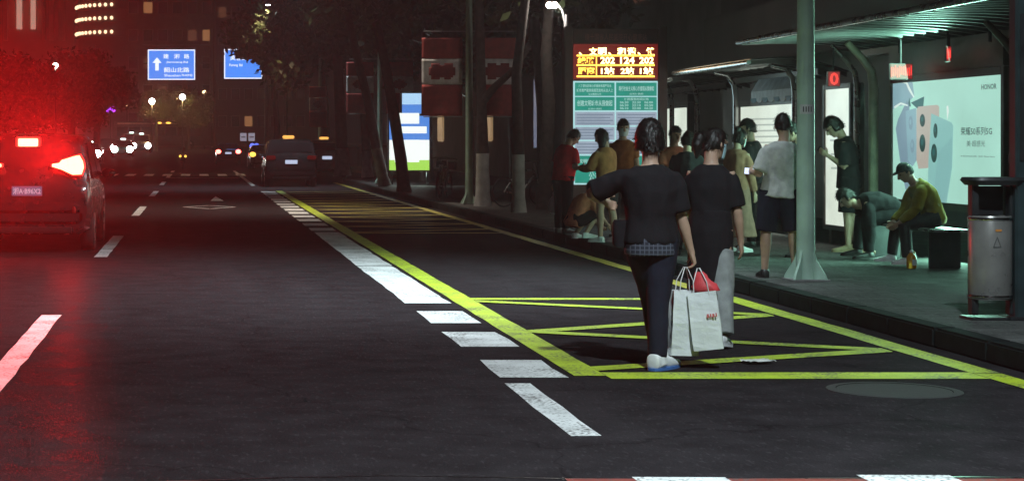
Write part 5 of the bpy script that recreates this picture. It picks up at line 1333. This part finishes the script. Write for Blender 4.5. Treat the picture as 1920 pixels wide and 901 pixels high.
# ------------------------------------------------------------------ the crowd
def cl(name, c, rough=.85, var=.2, scale=14): return mat(name, c, rough, var=var, scale=scale, bump=.25, bscale=55, spec=.15)
mat('skin', (.46, .29, .21), .55, var=.08, scale=12); mat('skin_tan', (.36, .21, .145), .55, var=.08, scale=12)
cl('black_cloth', (.012, .012, .014)); cl('navy_cloth', (.016, .018, .030)); cl('red_cloth', (.58, .03, .035)); cl('tan_cloth', (.40, .17, .07)); cl('orange_cloth', (.34, .13, .05)); cl('coral_cloth', (.50, .17, .10))
cl('white_cloth', (.46, .47, .46)); cl('taupe_cloth', (.26, .145, .11)); cl('beige_cloth', (.33, .165, .105)); cl('mustard_cloth', (.22, .175, .03)); cl('grey_cloth', (.27, .285, .285)); cl('charcoal_cloth', (.03, .03, .033)); cl('denim', (.035, .045, .07))
mat('white_shoe', (.74, .75, .76), .5, var=.1); mat('dark_shoe', (.02, .02, .02), .5); mat('tan_sandal', (.34, .22, .13), .6); mat('blue_sole', (.06, .16, .42), .5); mat('mask_blue', (.34, .52, .58), .8); mat('mask_white', (.6, .64, .64), .8); mat('cap_cloth', (.02, .03, .028), .8)
emit('phone_glow', (.72, .80, 1.0), 1.3)
def check_mat():
    m = bpy.data.materials.new('checked_cloth'); m.use_nodes = True; nt = m.node_tree; b = nt.nodes['Principled BSDF']; L = nt.links.new
    tc = nt.nodes.new('ShaderNodeTexCoord'); outs = []
    for ax, sc_ in (((1, 0, 0), 11), ((0, 0, 1), 11)):
        mp = nt.nodes.new('ShaderNodeVectorMath'); mp.operation = 'DOT_PRODUCT'; mp.inputs[1].default_value = ax; L(tc.outputs['Object'], mp.inputs[0])
        mu = nt.nodes.new('ShaderNodeMath'); mu.operation = 'MULTIPLY'; mu.inputs[1].default_value = sc_ * 3; L(mp.outputs['Value'], mu.inputs[0])
        fr = nt.nodes.new('ShaderNodeMath'); fr.operation = 'FRACT'; L(mu.outputs[0], fr.inputs[0])
        gt = nt.nodes.new('ShaderNodeMath'); gt.operation = 'GREATER_THAN'; gt.inputs[1].default_value = .78; L(fr.outputs[0], gt.inputs[0]); outs.append(gt)
    mx = nt.nodes.new('ShaderNodeMath'); mx.operation = 'ADD'; L(outs[0].outputs[0], mx.inputs[0]); L(outs[1].outputs[0], mx.inputs[1])
    cm = nt.nodes.new('ShaderNodeMix'); cm.data_type = 'RGBA'; cm.inputs['A'].default_value = (.022, .026, .040, 1); cm.inputs['B'].default_value = (.10, .11, .145, 1)
    L(mx.outputs[0], cm.inputs['Factor']); L(cm.outputs['Result'], b.inputs['Base Color']); b.inputs['Roughness'].default_value = .9
    MATS['checked_cloth'] = m; return m
check_mat()
M = MATS
def outfit(top, slv, hem, bot, shoes, skin='skin', loose=.018, **k):
    d = dict(top=(M[top], slv, hem, loose), bottom=bot, shoes=M[shoes] if shoes else None, skin=M[skin]); d.update(k); return d
WALK = 'people walking across the bus bay'
def px_x(px, Y): return (px - CX) * Y / F
# --- man walking away with the shopping bags
P1 = person('person', 'person in black shirt and navy trousers walking away with white shopping bags', (3.215, 13.62, .0), R(-4), 1.74,
            outfit('black_cloth', .88, .015, ('trousers', M['navy_cloth'], .015), 'white_shoe', loose=.030, sole=M['blue_sole'], flare=1.0, shoe_scale=1.36, head_scale=1.06), lean=2, twist=0, head=(4, -6, 0),
            armL=((-.80, .35, -.42), (.55, .9, -.25)), armR=((.20, -.02, -1), (.30, .10, -1)), legR=(-5, -6, 2, 0, .75), legL=(16, -17, 28, 4, -.3), hair='full', group=WALK, handR=.95, detail=1.15, build=1.0)
tl = MB().loft([((0, .0, z), (1, 0, 0), (0, 1, 0), a, b, 2.3) for z, a, b in ((.80, .180, .146), (.83, .184, .150), (.92, .180, .146), (.965, .150, .120))], 36)
link('shirt_tail', remesh(tl, .012, 1, .006, 9, 5), M['checked_cloth'], P1['root'])
# cross-body pouch is worn: part of the outfit
MB().loft([((-.20, .03, z), (1, 0, 0), (0, 1, 0), a, .05, 3) for z, a in ((.86, .05), (.88, .062), (1.03, .062), (1.05, .05))], 18).build('waist_pouch', M['black_cloth'], P1['root'], True)
# mark on the shoe side: dark tapering tick
for nm in 'LR':
    base, fd, sd, fn, so = P1['shoe' + nm]
    for s in (-1, 1):
        pts = [(-.01, .040), (.012, .022), (.03, .020), (.085, .036), (.03, .029), (.012, .031)]
        v = [base + fd * (a * 1.77) + fn * (b * 1.77) + sd * (s * .0295 * 1.77) for a, b in pts]
        MB().add([p for p in v] + [p - sd * s * .006 for p in v], [tuple(range(6))] + [(i, (i + 1) % 6, 6 + (i + 1) % 6, 6 + i) for i in range(6)]).build('side_tick', M['charcoal_cloth'], so)
hp_, hd_, hn_, ha_, hw_ = P1['handsW']['R']
mat('bag_paper', (.76, .79, .79), .55, var=.12, scale=5, bump=.9, bscale=11); mat('bag_white', (.80, .83, .84), .35, var=.1, scale=5, bump=1.0, bscale=9); mat('bag_cord', (.72, .72, .72), .6); mat('red_tissue', (.60, .05, .06), .6); mat('bag_print', (.60, .12, .12), .6); mat('bag_hem', (.22, .24, .25), .6)
def bag(label, c, w, d, h, rz, m, tiltx, hem=False):
    """open carrier bag hanging from c: creased gussets, thin walls, two cord handles"""
    t = empty('shopping_bag', c, rz, label, 'bag', 'shopping bags'); t.rotation_euler = (0, tiltx, rz)
    th = .004; zt = -.17; n = 10; v = []; f = []
    def ring(z, s, k):
        W2, D2 = w / 2 * s, d / 2 * s
        q = [(-W2, -D2), (0, -D2 - .006 * k), (W2, -D2), (W2 - .30 * D2 * k, 0), (W2, D2), (0, D2 + .006 * k), (-W2, D2), (-W2 + .30 * D2 * k, 0)]
        return [(a + .006 * noise.noise(Vector((a * 9, z * 7, w))), b + .018 * noise.noise(Vector((a * 7, z * 8 + 3, b * 9))), z) for a, b in q]
    zs = [zt - h * k / n for k in range(n + 1)]
    for i, z in enumerate(zs): v += ring(z, 1.0 - .03 * (1 - i / n), .9 * (1 - i / n))
    for i in range(n):
        for k in range(8): f.append((8 * i + k, 8 * i + (k + 1) % 8, 8 * i + 8 + (k + 1) % 8, 8 * i + 8 + k))
    f.append(tuple(range(8 * n, 8 * n + 8)))
    o = MB().add(v, f).build('bag_body', M[m], t); sd_ = o.modifiers.new('t', 'SOLIDIFY'); sd_.thickness = th; sd_.offset = -1
    for s in (-1, 1):
        MB().tube([(-w * .26, s * d * .44, zt - .03), (-w * .22, s * d * .40, zt + .07), (-w * .04, s * .012, -.004), (w * .04, s * .012, -.004), (w * .22, s * d * .40, zt + .07), (w * .26, s * d * .44, zt - .03)], .0035, 7).build('handle', M['bag_cord'], t, True)
    return t
hang = Vector((hp_.x, hp_.y, hp_.z - .012))
G1 = bag('tall plain white paper bag hanging in the hand, left of the printed one', hang + Vector((-.045, .0, .0)), .205, .10, .46, .12, 'bag_paper', .03)
G2 = bag('white carrier bag with small red print, outer of two in the hand', hang + Vector((.035, -.045, -.006)), .205, .11, .41, -.30, 'bag_white', -.13)
for k, (w_, h_) in enumerate(((.014, .026), (.010, .022), (.016, .024), (.009, .026))): MB().box((.025 + .019 * k, -.0675, -.34 + .002 * (k % 2)), (w_, .003, h_)).build('print', M['bag_print'], G2)
tis = MB(); n = 12; v = []
for j in range(7):
    for i in range(n):
        a = 2 * math.pi * i / n; r = (.028 + .012 * j) * (1 + .35 * noise.noise(Vector((math.cos(a) * 2, math.sin(a) * 2, j * .6))))
        v.append((r * math.cos(a) + .006 * j, r * .5 * math.sin(a), -.03 - .024 * j))
tis.add(v, [(j * n + i, j * n + (i + 1) % n, (j + 1) * n + (i + 1) % n, (j + 1) * n + i) for j in range(6) for i in range(n)] + [tuple(range(n))])
to = tis.build('red_wrapping', M['red_tissue'], G2, True); sm_ = to.modifiers.new('t', 'SOLIDIFY'); sm_.thickness = .002
# --- companion
P2 = person('person', 'person in long black dress over pale trousers walking beside the bag carrier', (px_x(1332, 15.1), 15.1, 0), R(-22), 1.71,
            outfit('black_cloth', .90, .04, ('skirt', M['black_cloth'], .44, .10), 'white_shoe', loose=.020, flare=1.02), lean=5, head=(10, -38, 0), mask=M['mask_blue'],
            armR=((.20, .05, -1), (.08, .30, -1)), armL=((-.2, .2, -1), (.1, .9, -.2)), legR=(-10, 2, 6, 8), legL=(14, 2, 18, 6), hair='pony', group=WALK, detail=1.1, build=.92)
for nm in 'LR':
    h_, k_, a_, fd_, lf_ = P2['leg' + nm]
    tb = MB(); tb.tube([k_ + (h_ - k_) * .66, k_, k_.lerp(a_, .5), k_.lerp(a_, .95)], [.085, .088, .090, .095], 18)
    link('trouser_leg', remesh(tb, .011, 3, .010, 9, 7, (1, 1, .4)), M['grey_cloth'], P2['root'])
# --- waiting on the pavement
Zp = .15
P3 = person('person', 'person in red shirt and dark trousers looking down at a phone', (px_x(1056, 30.7), 30.7, Zp), R(-62), 1.70,
            outfit('red_cloth', .75, .03, ('trousers', M['black_cloth'], .014), 'dark_shoe', 'skin_tan', loose=.022, belly=.05), lean=6, hunch=14, head=(34, -6, 0), build=1.12,
            armR=((.12, .05, -1), (-.40, .85, .30)), armL=((-.18, -.20, -1), (-.10, -.05, -1)))
phone_in(P3, 'R', 'dark phone held by the person in the red shirt', M['black_plastic'])
b3 = P3['handsW']['L'][0]
b3o = empty('plastic_bag', b3, 0, 'thin white plastic bag hanging beside the person in red', 'bag')
pb = MB(); pb.loft([((0, 0, z), (1, 0, 0), (0, 1, 0), a, b, 2.2) for z, a, b in ((-.02, .012, .012), (-.10, .03, .03), (-.18, .075, .05), (-.30, .095, .065), (-.38, .085, .06), (-.41, .04, .03))], 20)
mat('plastic_film', (.62, .52, .52), .3, trans=.25, var=.15)
link('bag_body', remesh(pb, .010, 1, .012, 11, 4), M['plastic_film'], b3o)
P4 = person('person', 'person in coral top squatting at the kerb with a pale mask', (px_x(1074, 28.9), 28.9, Zp), R(-72), 1.58,
            outfit('coral_cloth', .9, .0, ('shorts', M['black_cloth'], .012, .85), 'white_shoe'), lean=28, hunch=18, head=(22, 12, 0), mask=M['mask_white'],
            armR=((.15, .85, -.55), (-.25, .95, .05)), armL=((-.15, .85, -.55), (.25, .95, -.05)), legR=(112, 8, 148, 0), legL=(108, 10, 145, 0), hair='bob')
P5 = person('person', 'person with long black hair and tan top standing with white shoes', (px_x(1137, 28.0), 28.0, Zp), R(38), 1.66,
            outfit('tan_cloth', 1.8, .03, ('shorts', M['charcoal_cloth'], .016, .72), 'white_shoe', loose=.022), lean=3, head=(18, 10, 0),
            armL=((-.2, .45, -.9), (.1, .95, .15)), armR=((.2, .2, -1), (-.45, .9, .1)), hair='long', legL=(4, 3, 6), legR=(-2, 3, 4))
P6 = person('person', 'person in tan T-shirt and pale mask in front of the timetable', (px_x(1168, 29.6), 29.6, Zp), R(165), 1.80,
            outfit('orange_cloth', .7, .03, ('trousers', M['charcoal_cloth'], .012), 'dark_shoe'), head=(6, 14, 0), mask=M['mask_white'])
P7 = person('person', 'person in orange T-shirt facing the road, glimpsed past a shoulder', (px_x(1264, 28.2), 28.2, Zp), R(172), 1.68,
            outfit('coral_cloth', .75, .03, ('trousers', M['denim'], .012), 'dark_shoe', 'skin_tan'), head=(4, 22, 0), armR=((.15, .3, -1), (-.4, .9, .2)))
P8 = person('person', 'person with dark hair and dark top between the two walkers', (px_x(1288, 24.6), 24.6, Zp), R(-20), 1.60,
            outfit('charcoal_cloth', .8, .02, ('trousers', M['charcoal_cloth'], .012), 'dark_shoe'), head=(16, -16, 0), hair='bob')
P9 = person('person', 'person in beige jacket and long taupe pleated skirt, white shoes', (px_x(1380, 25.5), 25.5, Zp), R(-52), 1.63,
            outfit('beige_cloth', 1.9, .02, ('skirt', M['taupe_cloth'], .20), 'white_shoe', loose=.024), lean=3, head=(16, -4, 0), mask=M['mask_white'], hair='bun',
            armR=((.18, .10, -1), (.0, .35, -1)), armL=((-.15, .2, -1), (.1, .95, .1)))
P10 = person('person', 'person in dark jacket standing left of the white T-shirt', (px_x(1413, 26.6), 26.6, Zp), R(62), 1.77,
             outfit('charcoal_cloth', 1.9, .03, ('trousers', M['black_cloth'], .014), 'dark_shoe', loose=.024), head=(8, 12, 0), mask=None, armL=((-.2, .1, -1), (.05, .3, -1)))
P11 = person('person', 'person in white T-shirt and dark shorts seen from behind', (px_x(1461, 20.6), 20.6, Zp), R(-8), 1.76,
             outfit('white_cloth', .9, .035, ('shorts', M['navy_cloth'], .022, .98), 'dark_shoe', loose=.030, flare=1.08), lean=0, side=5, twist=14, head=(14, 4, 0),
             armL=((-.34, .0, -.95), (.05, .9, .05)), armR=((.30, .15, -.9), (-.45, .85, .1)), legL=(2, 6, 3), legR=(-3, 7, 3), detail=1.1)
phone_in(P11, 'L', 'glowing phone held up by the person in the white T-shirt', M['phone_glow'])
P12 = person('person', 'person in dark clothes half hidden behind the lamp post', (px_x(1500, 24.4), 24.4, Zp), R(80), 1.72,
             outfit('black_cloth', .8, .03, ('trousers', M['black_cloth'], .012), 'dark_shoe'), head=(22, 0, 0), armL=((-.15, .35, -1), (.2, .9, .3)), armR=((.15, .35, -1), (-.2, .9, .3)))
phone_in(P12, 'L', 'bright phone screen left of the lamp post', M['phone_glow'])
P13 = person('person', 'person all in black with knee-length shorts reading a phone', (px_x(1592, 25.6), 25.6, Zp), R(72), 1.83,
             outfit('black_cloth', .95, .06, ('shorts', M['black_cloth'], .030, .98), 'tan_sandal', loose=.034), lean=4, hunch=12, head=(36, 6, 0),
             armL=((-.14, -.05, -1), (.25, .70, .62)), armR=((.14, -.05, -1), (-.25, .70, .62)), legL=(3, 4, 5), legR=(-4, 4, 4), hair='full', glasses=True)
phone_in(P13, 'L', 'dark phone held by the person all in black', M['black_plastic'])
P14 = person('person', 'person in dark clothes bent far forward on the bench', (8.68, 23.75, Zp), R(84), 1.72,
             outfit('black_cloth', 1.9, .0, ('trousers', M['black_cloth'], .016), 'dark_shoe', loose=.034), lean=62, hunch=42, head=(44, 0, 0), seat=.56, legL=(82, 8, 84), legR=(84, 8, 78),
             armL=((-.25, .75, -.6), (.25, .6, -.75)), armR=((.25, .75, -.6), (-.25, .6, -.75)))
P15 = person('person', 'person in mustard jacket and dark cap seated before the phone advertisement', (8.66, 22.55, Zp), R(88), 1.62,
             outfit('mustard_cloth', 1.9, .0, ('trousers', M['charcoal_cloth'], .014), 'white_shoe', 'skin_tan', loose=.026), lean=20, hunch=26, head=(30, 4, 0), seat=.55, legL=(80, 6, 84), legR=(82, 6, 72),
             armL=((-.2, .55, -.85), (.35, .9, -.05)), armR=((.2, .55, -.85), (-.35, .9, -.05)), hair='cap', haircol='cap_cloth')
# ------------------------------------------------------------------ added haze, so the brake lamps give a veil like windscreen glare
hz = bpy.data.materials.new('glare_haze'); hz.use_nodes = True; nt = hz.node_tree
nt.nodes.remove(nt.nodes['Principled BSDF'])
pv = nt.nodes.new('ShaderNodeVolumePrincipled'); pv.inputs['Color'].default_value = (.92, .90, .92, 1); pv.inputs['Density'].default_value = GLARE_HAZE; pv.inputs['Anisotropy'].default_value = 0.65
nt.links.new(pv.outputs[0], [n for n in nt.nodes if n.type == 'OUTPUT_MATERIAL'][0].inputs['Volume'])
hb_ = MB().box((0, 190, 24.0), (280, 480, 52)).build('glare_haze', hz); hb_['kind'] = 'stuff'
bpy.data.scenes.remove(TMP)
